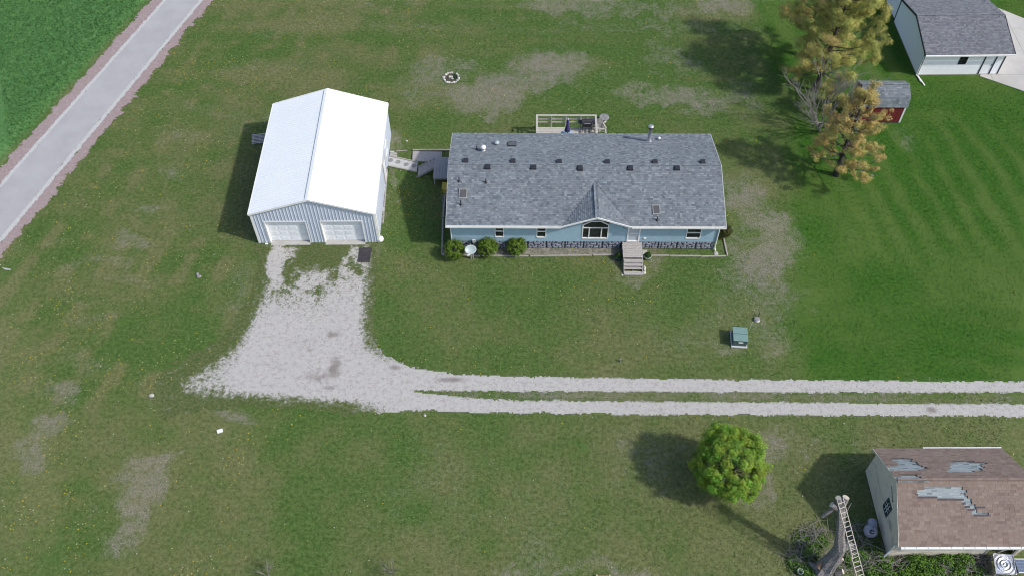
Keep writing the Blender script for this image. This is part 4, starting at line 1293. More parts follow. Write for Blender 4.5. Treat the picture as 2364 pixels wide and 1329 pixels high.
for k, ((y0, z0), (y1, z1)) in enumerate(zip(prof[:-1], prof[1:])):
    up = Vector((0, y1 - y0, z1 - z0)) if k < 2 else Vector((0, y0 - y1, z0 - z1))
    O_ = (-.15, y0, z0) if k < 2 else (w_ + .15, y1, z1)
    shingles(rro, O_, (1, 0, 0) if k < 2 else (-1, 0, 0), up.normalized(), int(up.length / .14) + 1, lambda v: [(0, w_ + .3)], M['sh_blue'], seed=40 + k, wmin=.12, wmax=.28, t=.02)
wv = MB(); wv.box(-.06, -.0, .75, 1.5, 1.75, 2.35); wv.build('loft_vent', M['dark_trim'], red)

# ================================================================== BROWN ROOFED SHED (bottom right)
BX, BY, BL, BW, BE, BR = 20.235, 19.474, 7.09, 5.124, 2.15, 4.12
bs = thing('old_shed', 'old tan shed with worn brown shingle roof and grey bare patches', 'shed', (BX, BY, 0), .011)
BS = (BR - BE) / (BW / 2 + .3)
bgt = lambda u: BE + BS * min(u + .3, BW - u + .3) - .03
lap_wall((0, 0, 0), (0, 1, 0), (-1, 0, 0), 0, BW, .05, bgt, .12, [(1.72, 2.42, 1.25, 2.25)], .016).build('wall', M['tan_wall'], bs)
lap_wall((0, 0, 0), (1, 0, 0), (0, -1, 0), 0, BL, .05, lambda u: BE + .12, .12, [(1.2, 1.9, 1.2, 1.9), (5.2, 6.9, .0, 2.0)], .016).build('wall', M['tan_wall'], bs)
lap_wall((BL, 0, 0), (0, 1, 0), (1, 0, 0), 0, BW, .05, bgt, .12).build('wall', M['tan_wall'], bs)
lap_wall((0, BW, 0), (1, 0, 0), (0, 1, 0), 0, BL, .05, lambda u: BE + .12, .12).build('wall', M['tan_wall'], bs)
MB().box(.1, BL - .1, .5, BW - .1, .02, 2.0).build('interior', M['dark_trim'], bs)
wo = window(bs, (0, 0, 0), (0, 1, 0), (-1, 0, 0), 1.79, 2.35, 1.32, 2.18, .09, mframe=M['green_box_dark'])
mm = MB()
for k in (1, 2): mm.box(-.045, -.02, 1.79 + k * .187 - .012, 1.79 + k * .187 + .012, 1.32, 2.18)
for k in (1, 2): mm.box(-.042, -.018, 1.79, 2.35, 1.32 + k * .287 - .012, 1.32 + k * .287 + .012)
mm.build('muntin', M['white_trim'], wo)
window(bs, (0, 0, 0), (1, 0, 0), (0, -1, 0), 1.27, 1.83, 1.27, 1.83, .06)
dk = MB(); dk.box(5.2, 5.32, -.03, .05, 0, 2.0); dk.box(6.78, 6.9, -.03, .05, 0, 2.0); dk.box(5.32, 6.78, -.03, .05, 1.9, 2.0); dk.build('doorway', M['timber'], bs)
MB().beam((5.5, -.06, .05), (6.6, -.06, 1.85), .14, .05, up=(0, 1, 0)).build('brace', M['timber'], bs)
n1 = Vector((0, -BS, 1)).normalized(); n2 = Vector((0, BS, 1)).normalized(); hb = BW / 2
bd = MB()
s_ = slab([(-.12, -.3, BE), (BL + .12, -.3, BE), (BL + .12, hb, BR), (-.12, hb, BR)], n1, .09); bd.add(s_.v, s_.f)
s_ = slab([(-.12, hb, BR), (BL + .12, hb, BR), (BL + .12, BW + .3, BE), (-.12, BW + .3, BE)], n2, .09); bd.add(s_.v, s_.f)
bro = bd.build('roof', M['sh_old'], bs)
bs_inv = (Matrix.Translation((BX, BY, 0)) @ Matrix.Rotation(.011, 4, 'Z')).inverted()
bsm = bs_inv.inverted()
def roof_uv(pts, front=True):
    P = bsm @ Vector((0, -.3 if front else BW + .3, BE)); nn = (bsm.to_3x3() @ (n1 if front else n2))
    out = []
    for x_, y_ in pts:
        q = bs_inv @ onP(1780 + x_ / 3.601, 960 + y_ / 3.601, P, nn)
        v = (Vector((0, q.y + .3, q.z - BE)) if front else Vector((0, BW + .3 - q.y, q.z - BE))).length
        out.append((q.x + .12, v))
    return out
PF1 = roof_uv([(1255, 590), (1380, 585), (1500, 580), (1620, 605), (1640, 665), (1690, 740), (1700, 800), (1680, 800), (1620, 750), (1580, 690), (1390, 685), (1220, 665), (1205, 635), (1250, 610)])
PF2 = roof_uv([(1690, 785), (1780, 785), (1820, 815), (1690, 815)])
PB1 = roof_uv([(980, 375), (1060, 355), (1150, 355), (1210, 400), (1310, 440), (1190, 462), (1000, 462), (970, 425), (1060, 410), (1040, 392)], False)
PB2 = roof_uv([(1500, 380), (1640, 380), (1775, 395), (1750, 462), (1600, 472), (1470, 468)], False)
PB3 = roof_uv([(1060, 500), (1200, 493), (1275, 525), (1040, 530)], False)
inp = lambda u, v, P: float(sdist(np.array([u]), np.array([v]), P)[0]) > 0
brow = int((hb + .3) / math.cos(math.atan(BS)) / .15) + 1
LB = BL + .24
shingles(bro, (-.12, -.33, BE), (1, 0, 0), (0, 1, BS), brow, lambda v: [(0, LB)], M['sh_brown'], expo=.15, wmin=.27, wmax=.31, t=.02, nobj=300, seed=51, lift=.022,
         skip=lambda u, v: inp(u, v, PF1) or inp(u, v, PF2), objpick=lambda q: q[2] + (50 if q[0] > 7.2 else 0))
shingles(bro, (BL + .12, BW + .33, BE), (-1, 0, 0), (0, -1, BS), brow, lambda v: [(0, LB)], M['sh_brown'], expo=.15, wmin=.27, wmax=.31, t=.02, seed=52, lift=.022,
         skip=lambda u, v: inp(LB - u, v, PB1) or inp(LB - u, v, PB2) or inp(LB - u, v, PB3))
# old grey shingles seen through the holes
near = lambda u, v, P: float(sdist(np.array([u]), np.array([v]), P)[0]) > -.3
shingles(bro, (-.12, -.26, BE + .01), (1, 0, 0), (0, 1, BS), brow, lambda v: [(0, LB)], M['sh_old'], expo=.15, wmin=.28, wmax=.31, seed=53, skip=lambda u, v: not (near(u, v, PF1) or near(u, v, PF2)), stuffname='old_shingles', lift=.002, t=.018)
shingles(bro, (BL + .12, BW + .26, BE + .01), (-1, 0, 0), (0, -1, BS), brow, lambda v: [(0, LB)], M['sh_old'], expo=.15, wmin=.28, wmax=.31, seed=54, skip=lambda u, v: not (near(LB - u, v, PB1) or near(LB - u, v, PB2) or near(LB - u, v, PB3)), stuffname='old_shingles', lift=.002, t=.018)
Vf = Vector((0, 1, BS)).normalized(); Vb = Vector((0, -1, BS)).normalized()
def strip_on(front, a_, b_, dv):
    (u0, v0), (u1, v1) = roof_uv([a_, b_], front); v = (v0 + v1) / 2
    O_ = Vector((-.12, -.3, BE)) if front else Vector((-.12, BW + .3, BE)); V_ = Vf if front else Vb; nn = n1 if front else n2
    p = [O_ + Vector((u, 0, 0)) + V_ * vv_ + nn * .056 for u, vv_ in ((u0, v - dv), (u1, v - dv), (u1, v + dv), (u0, v + dv))]
    slab(p if front else p[::-1], nn, .012).build('torn_shingle', M['tar'], bro)
for a_, b_ in [((1218, 672), (1380, 672)), ((1380, 692), (1600, 690)), ((1685, 822), (1825, 822)), ((1635, 775), (1690, 775)), ((1610, 750), (1650, 752)), ((1580, 722), (1615, 724)), ((1178, 632), (1200, 632)), ((1195, 650), (1220, 650)), ((1700, 765), (1775, 745))]: strip_on(True, a_, b_, .05)
for a_, b_ in [((960, 408), (1060, 410)), ((1000, 356), (1160, 352)), ((1180, 400), (1250, 408)), ((1270, 437), (1330, 445)), ((1060, 492), (1230, 490)), ((1500, 378), (1680, 378)), ((1235, 520), (1285, 524)), ((1640, 385), (1770, 393))]: strip_on(False, a_, b_, .03)
ridge_caps(bro, (-.12, hb, BR + .03), (BL + .12, hb, BR + .03), .16, M['sh_brown'], 34, .16 * BS)
gg = MB(); gg.box(-.02, BL + .2, -.46, -.335, BE - .13, BE - .005)
gut = gg.build('gutter', M['white_trim'], bs)
for k in range(12): MB().box(.18 + k * .62, .20 + k * .62, -.45, -.345, BE - .004, BE + .004).build('gutter_strap', M['galv'], gut)
MB().box(2.75, 7.2, BW + .335, BW + .43, BE - .1, BE + .0).build('gutter', M['white_trim'], bs)
MB().tube([(-.03, -.38, BE - .1), (-.08, -.1, BE - .45), (-.10, -.05, BE - .6), (-.10, -.05, .9), (-.28, -.15, .25)], .05, 6).build('downspout', M['white_trim'], bs)
rk = MB()
for y0, z0, y1, z1 in ((-.33, BE, hb, BR), (hb, BR, BW + .33, BE)): MB().beam((-.14, y0, z0 - .04), (-.14, y1, z1 - .04), .03, .12).build('rake_board', M['tan_wall'], bs)
MB().beam((-.025, 2.0, 2.6), (-.025, 2.75, 3.05), .012, .03, up=(1, 0, 0)).build('loose_board', M['dark_trim'], bs)
# ================================================================== PORCH STEPS
pz = .74
x0 = onY(1437, 557, 41.4).x; x1 = x0 + 1.36
yA = G(1460, 594.5, pz).y
steps = thing('porch_steps', 'weathered grey wooden porch steps up to the front door', 'steps', ((x0 + x1) / 2, yA, 0))
hw_ = (x1 - x0) / 2
def boards_x(parent, xa, xb, ya, yb, z, n_, m, th=.035, gap=.012, nm='board'):
    d = (yb - ya) / n_
    for i in range(n_):
        j = random.uniform(-.02, .02)
        MB().box(xa + j, xb + j, ya + i * d + gap / 2, ya + (i + 1) * d - gap / 2, z - th + random.uniform(-.002, .002), z + random.uniform(-.004, .004)).build(nm, m, parent)
boards_x(steps, -hw_, hw_, 0, 41.44 - yA, pz, 9, M['wood_grey'])
lev = [(.57, .0), (.41, -.30), (.25, -.60)]
zs = [.57, .40, .24, .09]
yf = [G(1460, p, z).y - yA for p, z in ((605, .57), (613.5, .40), (621.5, .24), (634.5, .09))]
ya = 0.0
for i, (z, yb) in enumerate(zip(zs, yf)):
    top = ya if i < 3 else yf[2] - .06
    boards_x(steps, -hw_ + .04, hw_ - .02, yb, top + .02 if i < 3 else top, z, 2, M['wood_grey'])
    if i < 3: MB().box(-hw_ + .05, hw_ - .04, yb + .03, yb + .06, zs[i + 1] + .005, z - .04).build('riser', M['wood_grey'], steps) if i < 2 else None
    ya = yb
fr = MB()
for sx in (-hw_ + .05, hw_ - .05):
    fr.box(sx - .02, sx + .02, .03, 41.40 - yA, .05, pz - .04)
    fr.add([(sx - .02, .03, .0), (sx - .02, yf[3] + .08, .0), (sx - .02, yf[3] + .08, .05), (sx - .02, .03, pz - .09), (sx + .02, .03, .0), (sx + .02, yf[3] + .08, .0), (sx + .02, yf[3] + .08, .05), (sx + .02, .03, pz - .09)],
           [(0, 1, 2, 3), (7, 6, 5, 4), (0, 4, 5, 1), (1, 5, 6, 2), (2, 6, 7, 3), (3, 7, 4, 0)])
fr.box(-.02, .02, yf[3] + .1, .0, .0, .08)
fr.build('frame', M['wood_grey'], steps)

# ================================================================== GARDEN BED: timbers, bed, bushes, pots
bed = MB().prism([tuple(p[:2]) for p in (G(1022, 588), G(1420, 589), G(1437, 575), (7.0, 41.5, 0), (-4.9, 41.5, 0), (-5.6, 41.6, 0), G(1028, 450), G(1021, 450))], .0, .02)
o = bed.build('gravel_bed', M['bed_gravel']); tag(o, 'strip of gravel and weeds along the house front', 'garden bed', kind='structure')
ly_ = G(1180, 592).y
def timber(a, b, label, z=.05):
    a, b = Vector(a), Vector(b); c = (a + b) / 2
    mb = MB().beam(a + Vector((0, 0, z)), b + Vector((0, 0, z)), .10, .10)
    solo(mb, 'landscape_timber', M['timber'], label, 'timber', (c.x, c.y, 0), 'landscape timbers edging the beds', bevel=.02)
for a, b, lb in [((1021, 589), (1108, 592), 'grey landscape timber behind the satellite dish and bushes'), ((1112, 591), (1220, 592), 'grey landscape timber in front of two round bushes'),
                 ((1224, 592), (1366, 590.5), 'long pale landscape timber below the arched window'), ((1369, 590), (1418, 589), 'short landscape timber beside the left flower pot'),
                 ((1503, 591), (1545, 591), 'short landscape timber beside the right flower pot'), ((1546, 591.5), (1617, 592), 'middle landscape timber right of the porch steps'),
                 ((1618, 593), (1676, 592), 'landscape timber at the right front corner of the house'), ((1679, 592), (1669, 546), 'side landscape timber running back from the right corner'),
                 ((1020, 588), (1023, 505), 'lower side timber edging the bed left of the house'), ((1023, 503), (1029, 440), 'upper side timber edging the bed left of the house')]:
    timber(G(*a), G(*b), lb)


def leafmesh(name, P, Nn, sz, C, m, parent=None, asp=.5):
    P = np.asarray(P, float); Nn = np.asarray(Nn, float); n = len(P)
    sz = np.broadcast_to(np.asarray(sz, float), (n,))[:, None]
    Nn = Nn / (np.linalg.norm(Nn, axis=1, keepdims=True) + 1e-9)
    r = rng.normal(size=(n, 3)); U_ = np.cross(Nn, r); U_ /= np.linalg.norm(U_, axis=1, keepdims=True) + 1e-9
    W_ = np.cross(Nn, U_)
    V = np.stack([P - U_ * sz, P - W_ * sz * asp + Nn * sz * .15, P + U_ * sz, P + W_ * sz * asp + Nn * sz * .15], 1).reshape(-1, 3)
    o = np_mesh(name, V, np.arange(4 * n).reshape(-1, 4), m)
    ca = o.data.color_attributes.new('Col', 'FLOAT_COLOR', 'POINT')
    c4 = np.concatenate([np.repeat(np.asarray(C, float), 4, axis=0), np.ones((4 * n, 1))], 1)
    ca.data.foreach_set('color', c4.astype(np.float32).ravel())
    if parent: o.parent = parent
    return o


def unit(n):
    v = rng.normal(size=(n, 3)); return v / np.linalg.norm(v, axis=1, keepdims=True)


def bush(px, py, r, h, label, group, cols=((.05, .12, .014), (.17, .27, .032)), nsh=240):
    c = G(px, py)
    t = thing('round_bush', label, 'bush', (c.x, c.y, 0), 0, group)
    d = unit(nsh * 2); d = d[d[:, 2] > -.55][:nsh]; n = len(d)
    R3 = np.array([r, r, h / 2])
    rad = 1 + (rng.random(n) - .5) * .2
    base = d * R3 * rad[:, None] + np.array([0, 0, h * .52])
    per = 34
    k = np.repeat(np.arange(n), per)
    tt = rng.random(len(k)) ** .7
    up = d[k] * .5 + np.array([0, 0, .75])
    P = base[k] - d[k] * (R3 * .35) * (1 - tt)[:, None] + up * (.16 * tt[:, None] - .06) + rng.normal(size=(len(k), 3)) * .035
    P[:, 2] = np.maximum(P[:, 2], .02)
    c1, c2 = map(np.array, cols)
    C = c1 + (c2 - c1) * np.clip(.15 + .75 * tt + rng.normal(size=len(k)) * .15, 0, 1)[:, None]
    leafmesh('foliage', P, d[k] + rng.normal(size=(len(k), 3)) * .6, rng.uniform(.03, .055, len(k)), C, M['leaf'], t, .4)
    mb = MB()
    for i in range(6):
        a = i * 1.05; mb.tube([(0, 0, 0), (math.cos(a) * r * .35, math.sin(a) * r * .35, h * .35), (math.cos(a) * r * .7, math.sin(a) * r * .7, h * .75)], [.03, .02, .01], 5)
    mb.build('stem', M['bark_dark'], t)
    return t


gb = 'clipped bushes at the house front'
bush(1050, 592, .66, 1.30, 'clipped green bush at the left front corner of the house', gb)
bush(1126, 585, .66, 1.20, 'clipped green bush just right of the satellite dish', gb)
bush(1193, 582, .64, 1.12, 'clipped green bush farthest right, below the second small window', gb)
bush(1672, 545, .42, .9, 'small loose shrub at the right front corner of the house', None, ((.05, .055, .012), (.10, .11, .025)), 110)

def pot(px, py, label):
    c = G(px, py); t = thing('flower_pot', label, 'flower pot', (c.x, c.y, 0), 0, 'pots beside the porch steps')
    MB().lathe([(.17, 0), (.24, .30), (.27, .32), (.27, .36), (.235, .36), (.22, .30)], 20).build('pot', M['green_box_dark'] if px < 1450 else M['dish'], t, True)
    n = 900; d = unit(n); d[:, 2] = np.abs(d[:, 2])
    P = d * np.array([.26, .26, .22]) * (rng.random((n, 1)) ** .4) + np.array([0, 0, .36])
    C = np.array([.02, .06, .010]) + rng.random((n, 1)) * np.array([.03, .05, .012])
    leafmesh('plant', P, d + rng.normal(size=(n, 3)) * .4, .035, C, M['leaf'], t)
pot(1427, 598, 'round pot with green plant left of the porch steps')
pot(1494, 597.5, 'round pot with green plant right of the porch steps')
for px, py, sx, sy, rz, lb in [(1488, 620, .10, .24, .2, 'long white stone beside the lower porch steps'), (1487, 631, .13, .12, .6, 'small white stone at the foot of the porch steps'), (1436, 636, .08, .06, .3, 'pale stone at the left foot of the porch steps')]:
    c = G(px, py); solo(MB().rock((c.x, c.y, .05), sx, sy, .07, px), 'stone', M['stone_white'], lb, 'stone', (c.x, c.y, 0))
c = G(1489, 583); solo(MB().box(c.x - .16, c.x + .16, c.y - .2, c.y + .2, 0, .05), 'paver', M['concrete'], 'concrete paver between the porch steps and right flower pot', 'paver', (c.x, c.y, 0), bevel=.01)

# satellite dish on its post
c = G(1091, 598)
dt = thing('satellite_dish', 'grey satellite dish on a post between the bushes', 'satellite dish', (c.x, c.y, 0))
pst = MB(); pst.box(-.12, -.05, -.03, .04, 0, 1.05); pst.box(.02, .09, -.03, .04, 0, .95); pst.build('post', M['wood_grey'], dt)
dish = MB(); nr_, na_ = 6, 28
vv = []; ff = []
for i in range(nr_ + 1):
    r_ = i / nr_
    for k in range(na_):
        a = 2 * math.pi * k / na_; vv.append((.40 * r_ * math.cos(a), .33 * r_ * math.sin(a), .10 * r_ * r_))
for i in range(nr_):
    for k in range(na_):
        p = i * na_ + k; q = i * na_ + (k + 1) % na_; ff.append((p, q, q + na_, p + na_))
dish.add(vv, ff)
do = dish.build('reflector', M['dish'], dt, True); do.location = (-.10, -.06, 1.08); do.rotation_euler = (R(38), 0, R(8))
sm = do.modifiers.new('solid', 'SOLIDIFY'); sm.thickness = .015
MB().tube([(-.08, -.02, .95), (-.15, -.3, .88), (-.22, -.48, 1.0)], .018, 6).build('arm', M['grey_plastic'], dt)
MB().tube([(-.30, -.50, 1.0), (-.10, -.47, 1.03)], .045, 8).build('receiver', M['white_trim'], dt)
# electric meter against the wall
xm = onY(1094, 553, 41.40).x
mt = thing('utility_meter', 'small grey utility box with conduit on the house wall', 'meter', (xm, 41.38, 0))
MB().box(-.11, .11, -.13, 0, .82, 1.08).build('box', M['grey_plastic'], mt, bevel=.015)
MB().tube([(-.02, -.05, .0), (-.02, -.05, .82)], .025, 8).build('conduit', M['grey_plastic'], mt)

# ================================================================== SIDE DECK between garage and house
dz = .76
pa, pb_, pc = G(1003, 363, dz), G(1000, 411, dz), -4.92
sd = thing('side_deck', 'grey wooden side deck with stairs down to the stone walk', 'deck', (pc, (pa.y + pb_.y) / 2, 0))
W2 = pc - (pa.x + pb_.x) / 2; hy = abs(pa.y - pb_.y) / 2
nbd = 8
for i in range(nbd):
    MB().box(-W2 + i * W2 / nbd + .006, -W2 + (i + 1) * W2 / nbd - .006, -hy + random.uniform(-.015, .015), hy + random.uniform(-.015, .015), dz - .035, dz).build('board', M['wood_grey_y'], sd)
fm = MB(); fm.box(-W2 + .02, -.01, -hy + .02, -hy + .06, dz - .19, dz - .04); fm.box(-W2 + .02, -.01, hy - .06, hy - .02, dz - .19, dz - .04); fm.box(-W2 + .02, -W2 + .06, -hy + .06, hy - .06, dz - .19, dz - .04)
fm.build('frame', M['wood_grey_y'], sd)
for px_ in (-W2 + .09, -.12):
    for py_ in (-hy + .12, hy - .12): MB().box(px_ - .045, px_ + .045, py_ - .045, py_ + .045, 0, dz - .19).build('post', M['wood_grey_y'], sd)
# stairs descending to the left at the back half
sdw = Vector((pc, (pa.y + pb_.y) / 2, 0))
ys0, ys1 = hy - 1.05, hy - .05
for i in range(5):
    z = dz - .125 * (i + 1); x1_ = -W2 - i * .24; x0_ = x1_ - .27
    MB().box(x0_, x1_ - .01, ys0 - i * .07, ys1 - i * .07, z - .04, z).build('tread', M['wood_grey_y'], sd)
st = MB()
for k, yv in ((0, ys0), (1, ys1)):
    st.beam((-W2, yv, dz - .12), (-W2 - 1.30, yv - .36, .04), .04, .2)
st.build('stringer', M['wood_grey_y'], sd)
# low grey landing slab behind the stairs
q = [G(953, 350, .1), G(1018, 351, .1), G(1018, 372, .1), G(975, 373, .1), G(952, 371, .1)]
cq = sum(q, Vector()) / len(q)
ln = thing('wooden_landing', 'low grey plywood landing beside the side deck stairs', 'landing', (cq.x, cq.y, 0))
MB().prism([(p.x - cq.x, p.y - cq.y) for p in q], .0, .12).build('platform', M['wood_grey_y'], ln)
MB().beam(Vector((G(953, 348.5).x - cq.x, G(953, 348.5).y - cq.y, .07)), Vector((-4.95 - cq.x, G(1035, 348).y - cq.y, .07)), .09, .12).build('edge_timber', M['timber'], ln)
MB().beam(Vector((q[1].x - cq.x + .03, q[1].y - cq.y, .08)), Vector((q[2].x - cq.x + .03, q[2].y - cq.y, .08)), .07, .14).build('edge_timber', M['timber'], ln)
# stone walk with round pavers
q = [G(898, 362), G(964, 377), G(962, 397), G(896, 383)]
wk_ = MB().prism([tuple(p[:2]) for p in q], .0, .035); wko = wk_.build('stone_walk', M['asphalt_edge']); tag(wko, 'short white pebble walk with round pavers from the garage door', 'walk', kind='structure')
for (a, b, lb) in [((898, 361), (966, 376), 'timber along the back edge of the pebble walk'), ((895, 384), (962, 398), 'timber along the front edge of the pebble walk')]: timber(G(*a), G(*b), lb)
for px, py, lb in [(902, 371, 'round paver next to the garage door'), (919, 375, 'middle round paver in the pebble walk'), (938, 381, 'third round paver in the pebble walk from the garage'), (956, 384, 'round paver at the foot of the side stairs')]:
    c = G(px, py); solo(MB().lathe([(.18, .03), (.19, .05), (.17, .06)], 14, (c.x, c.y, 0)), 'round_paver', M['stone_grey'], lb, 'paver', (c.x, c.y, 0), 'round pavers in the pebble walk')
for i, (px, py, sx, sy) in enumerate([(905, 352, .16, .10), (912, 356, .15, .09), (905, 358, .14, .1), (912, 361, .16, .08)]):
    c = G(px, py); solo(MB().box(c.x - sx, c.x + sx, c.y - sy, c.y + sy, 0, .06), 'paving_block', M['concrete'], 'loose concrete block beside the pebble walk at the garage', 'block', (c.x, c.y, 0), 'loose blocks beside the pebble walk', bevel=.01)
solo(MB().beam(G(915, 350) + Vector((0, 0, .03)), G(941, 348.5) + Vector((0, 0, .03)), .05, .05), 'stick', M['timber'], 'thin board lying on grass near the garage door', 'board', tuple(G(928, 349)))
# garage flower bed blocks
x_l = lambda t: None
p0, p1 = G(893, 388), G(882, 524)
blk = [(0.02, .20, 'solid'), (.22, .30, 'solid'), (.31, .38, 'solid'), (.385, .45, 'solid'), (.455, .53, 'core'), (.535, .61, 'core'), (.615, .69, 'core'), (.70, .78, 'solid'), (.79, .87, 'core'), (.88, .95, 'core')]
for i, (a, b, kd) in enumerate(blk):
    s, e = p0.lerp(p1, a), p0.lerp(p1, b); cc = (s + e) / 2; Lb = (e - s).length / 2 - .01
    t = thing('concrete_block', 'hollow concrete block with open cores edging the garage side' if kd == 'core' else 'plain concrete block edging the garage side', 'block', (cc.x, cc.y, 0), math.atan2((s - e).x, -(s - e).y) * 1, 'concrete blocks along the garage')
    mb = MB()
    if kd == 'solid': mb.box(-.10, .10, -Lb, Lb, 0, .18)
    else:
        mb.box(-.10, -.06, -Lb, Lb, 0, .19); mb.box(.06, .10, -Lb, Lb, 0, .19)
        for k in range(4):
            y = -Lb + k * (2 * Lb - .04) / 3; mb.box(-.06, .06, y, y + .04, 0, .19)
    mb.build('shell', M['concrete'], t)
    if kd == 'core': MB().box(-.06, .06, -Lb + .04, Lb - .04, 0, .05).build('soil', M['soil'], t)
def weed_clump(name, px, py, r, h, n, label, cat='plant', cols=((.025, .07, .012), (.07, .14, .025)), group=None, z=0, sz=.05):
    c = G(px, py, z); t = thing(name, label, cat, (c.x, c.y, z), 0, group)
    d = unit(n); d[:, 2] = np.abs(d[:, 2])
    lump = .6 + .8 * fbm(d[:, 0] * 2 + px, d[:, 1] * 2 + py, 1.1, 5)
    P = d * np.array([r, r, h]) * (rng.random((n, 1)) ** .45) * lump[:, None]
    c1, c2 = map(np.array, cols); f = np.clip(P[:, 2:3] / h + rng.normal(size=(n, 1)) * .25, 0, 1)
    leafmesh('leaves', P, d * .5 + np.array([0, 0, .5]) + rng.normal(size=(n, 3)) * .5, rng.uniform(sz * .6, sz * 1.3, n), c1 + (c2 - c1) * f, M['leaf'], t, .45)
    mb = MB()
    for i in range(5):
        a = i * 1.26; mb.tube([(0, 0, 0), (math.cos(a) * r * .3, math.sin(a) * r * .3, h * .4), (math.cos(a) * r * .6, math.sin(a) * r * .6, h * .8)], [.015, .01, .004], 4)
    mb.build('stem', M['twig'], t); return t
weed_clump('garden_plant', 893, 394, .22, .3, 260, 'small green plant in the bed by the garage door')
c = G(879, 556); solo(MB().lathe([(.10, 0), (.20, .06), (.24, .18), (.2, .32), (.10, .40), (.02, .42)], 18, (c.x, c.y, 0)), 'white_globe', M['white_trim'], 'white plastic globe jug at the garage corner', 'jug', (c.x, c.y, 0), smooth=True)
# black mat, landing ramp
a, b = G(829, 572), G(855, 606)
mat_ = MB(); n_ = 10
for i in range(n_):
    for j in range(3):
        xs0 = a.x + .02 + (b.x - a.x - .08) * j / 3 + random.uniform(-.02, .02); ys0_ = b.y + (a.y - b.y) * i / n_
        mat_.box(xs0, xs0 + (b.x - a.x) / 3 + random.uniform(-.01, .02), ys0_, ys0_ + (a.y - b.y) / n_ - .004, .014 + .001 * j, .03 + .002 * ((i + j) % 3))
c = G(840, 590); solo(mat_, 'rubber_mat', M['black_rubber'], 'black rubber mat on the gravel before the right garage door', 'mat', (c.x, c.y, 0))
# yellow thing tucked under the eave
c = G(1030, 432, .4); yt = thing('yellow_bin', 'yellow plastic bin tucked beside the house wall', 'bin', (c.x - .02, c.y, 0))
MB().add([(-.2, -.28, 0), (.2, -.28, 0), (.2, .28, 0), (-.2, .28, 0), (-.26, -.34, .5), (.26, -.34, .5), (.26, .34, .5), (-.26, .34, .5)], [(3, 2, 1, 0), (0, 1, 5, 4), (1, 2, 6, 5), (2, 3, 7, 6), (3, 0, 4, 7)]).build('bin', M['yellow'], yt)
MB().box(-.28, .28, -.36, .36, .5, .54).build('lid', M['yellow'], yt, bevel=.01)

# ================================================================== BACK DECK
fz = .72
fa_, fb_ = G(1240, 294, fz), G(1373, 294, fz)
bx0, bx1 = fa_.x - .08, fb_.x + .05; byb = (fa_.y + fb_.y) / 2
bd_ = thing('back_deck', 'bleached wooden back deck with white rails behind the house', 'deck', ((bx0 + bx1) / 2, 49.85, 0))
hx = (bx1 - bx0) / 2; dp = byb - 49.85
boards_x(bd_, -hx, hx, 0.02, dp, fz, 18, M['wood_deck'])
lowx = onY(1397, 294, byb).x - (bx0 + bx1) / 2
boards_x(bd_, hx + .02, lowx, .02, dp - .75, .45, 12, M['wood_deck'])
fr = MB(); fr.box(-hx, hx, dp - .05, dp - .01, fz - .2, fz - .04); fr.box(-hx, -hx + .04, .02, dp - .05, fz - .2, fz - .04); fr.box(hx - .04, hx, .02, dp - .05, fz - .2, fz - .04); fr.box(hx + .02, lowx, dp - .80, dp - .76, .25, .41)
fr.build('frame', M['wood_deck'], bd_)
ztop = onY(1305, 267, byb).z
npo = 5
for i in range(npo):
    x_ = -hx + .05 + i * (2 * hx - .1) / (npo - 1)
    MB().box(x_ - .045, x_ + .045, dp - .005, dp + .085, 0, ztop - .03).build('post', M['wood_deck'], bd_)
for x_ in (-hx + .05, hx - .05):
    MB().box(x_ - .045, x_ + .045, .06, .15, 0, ztop - .03).build('post', M['wood_deck'], bd_)
for z_, w2_, h2 in ((ztop, .14, .04), (fz + (ztop - fz) * .68, .05, .13), (fz + (ztop - fz) * .42, .05, .13)):
    MB().box(-hx - .02, hx + .02, dp + .085 - (w2_ if w2_ > .1 else .0) + (.02 if w2_ > .1 else 0), dp + .105 if w2_ > .1 else dp + .125, z_ - h2, z_).build('rail', M['wood_deck'], bd_)
    for x_ in (-hx + .05, hx - .05):
        MB().box(x_ - w2_ / 2, x_ + w2_ / 2, .06, dp - .03, z_ - h2 - .003, z_ - .003).build('rail', M['wood_deck'], bd_)
# lower landing rails
for x_, y_ in ((lowx - .05, dp - .8), (lowx - .05, .3)): MB().box(x_ - .04, x_ + .04, y_ - .04, y_ + .04, 0, 1.35).build('post', M['wood_deck'], bd_)
MB().box(hx + .05, lowx, dp - .86, dp - .76, 1.31, 1.35).build('rail', M['wood_deck'], bd_); MB().box(hx + .05, lowx, dp - .83, dp - .79, 1.0, 1.08).build('rail', M['wood_deck'], bd_)
MB().box(lowx - .10, lowx, .26, dp - .86, 1.312, 1.35).build('rail', M['wood_deck'], bd_)

# folded umbrella in a patio table
c = G(1309, 306, fz + .7); tx, ty = c.x, c.y - .25
tb = thing('patio_table', 'pale glass patio table on the back deck', 'table', (tx, ty, fz))
MB().lathe([(.50, .70), (.52, .71), (.52, .725), (.50, .73)], 24).build('table_top', M['patio_glass'], tb)
for k in range(4):
    a = k * math.pi / 2 + .78; MB().tube([(.40 * math.cos(a), .40 * math.sin(a), 0), (.34 * math.cos(a), .34 * math.sin(a), .70)], .018, 6).build('leg', M['white_trim'], tb)
um = thing('patio_umbrella', 'folded purple patio umbrella on the back deck', 'umbrella', (tx, ty, fz))
MB().tube([(0, 0, .02), (0, 0, 2.25)], .02, 8).build('pole', M['galv'], um)
prof_ = [(.03, 2.28), (.06, 2.2), (.09, 1.95), (.08, 1.75), (.12, 1.5), (.17, 1.25), (.19, 1.05), (.15, 1.03)]
cn = MB(); n_ = 24; base = 0
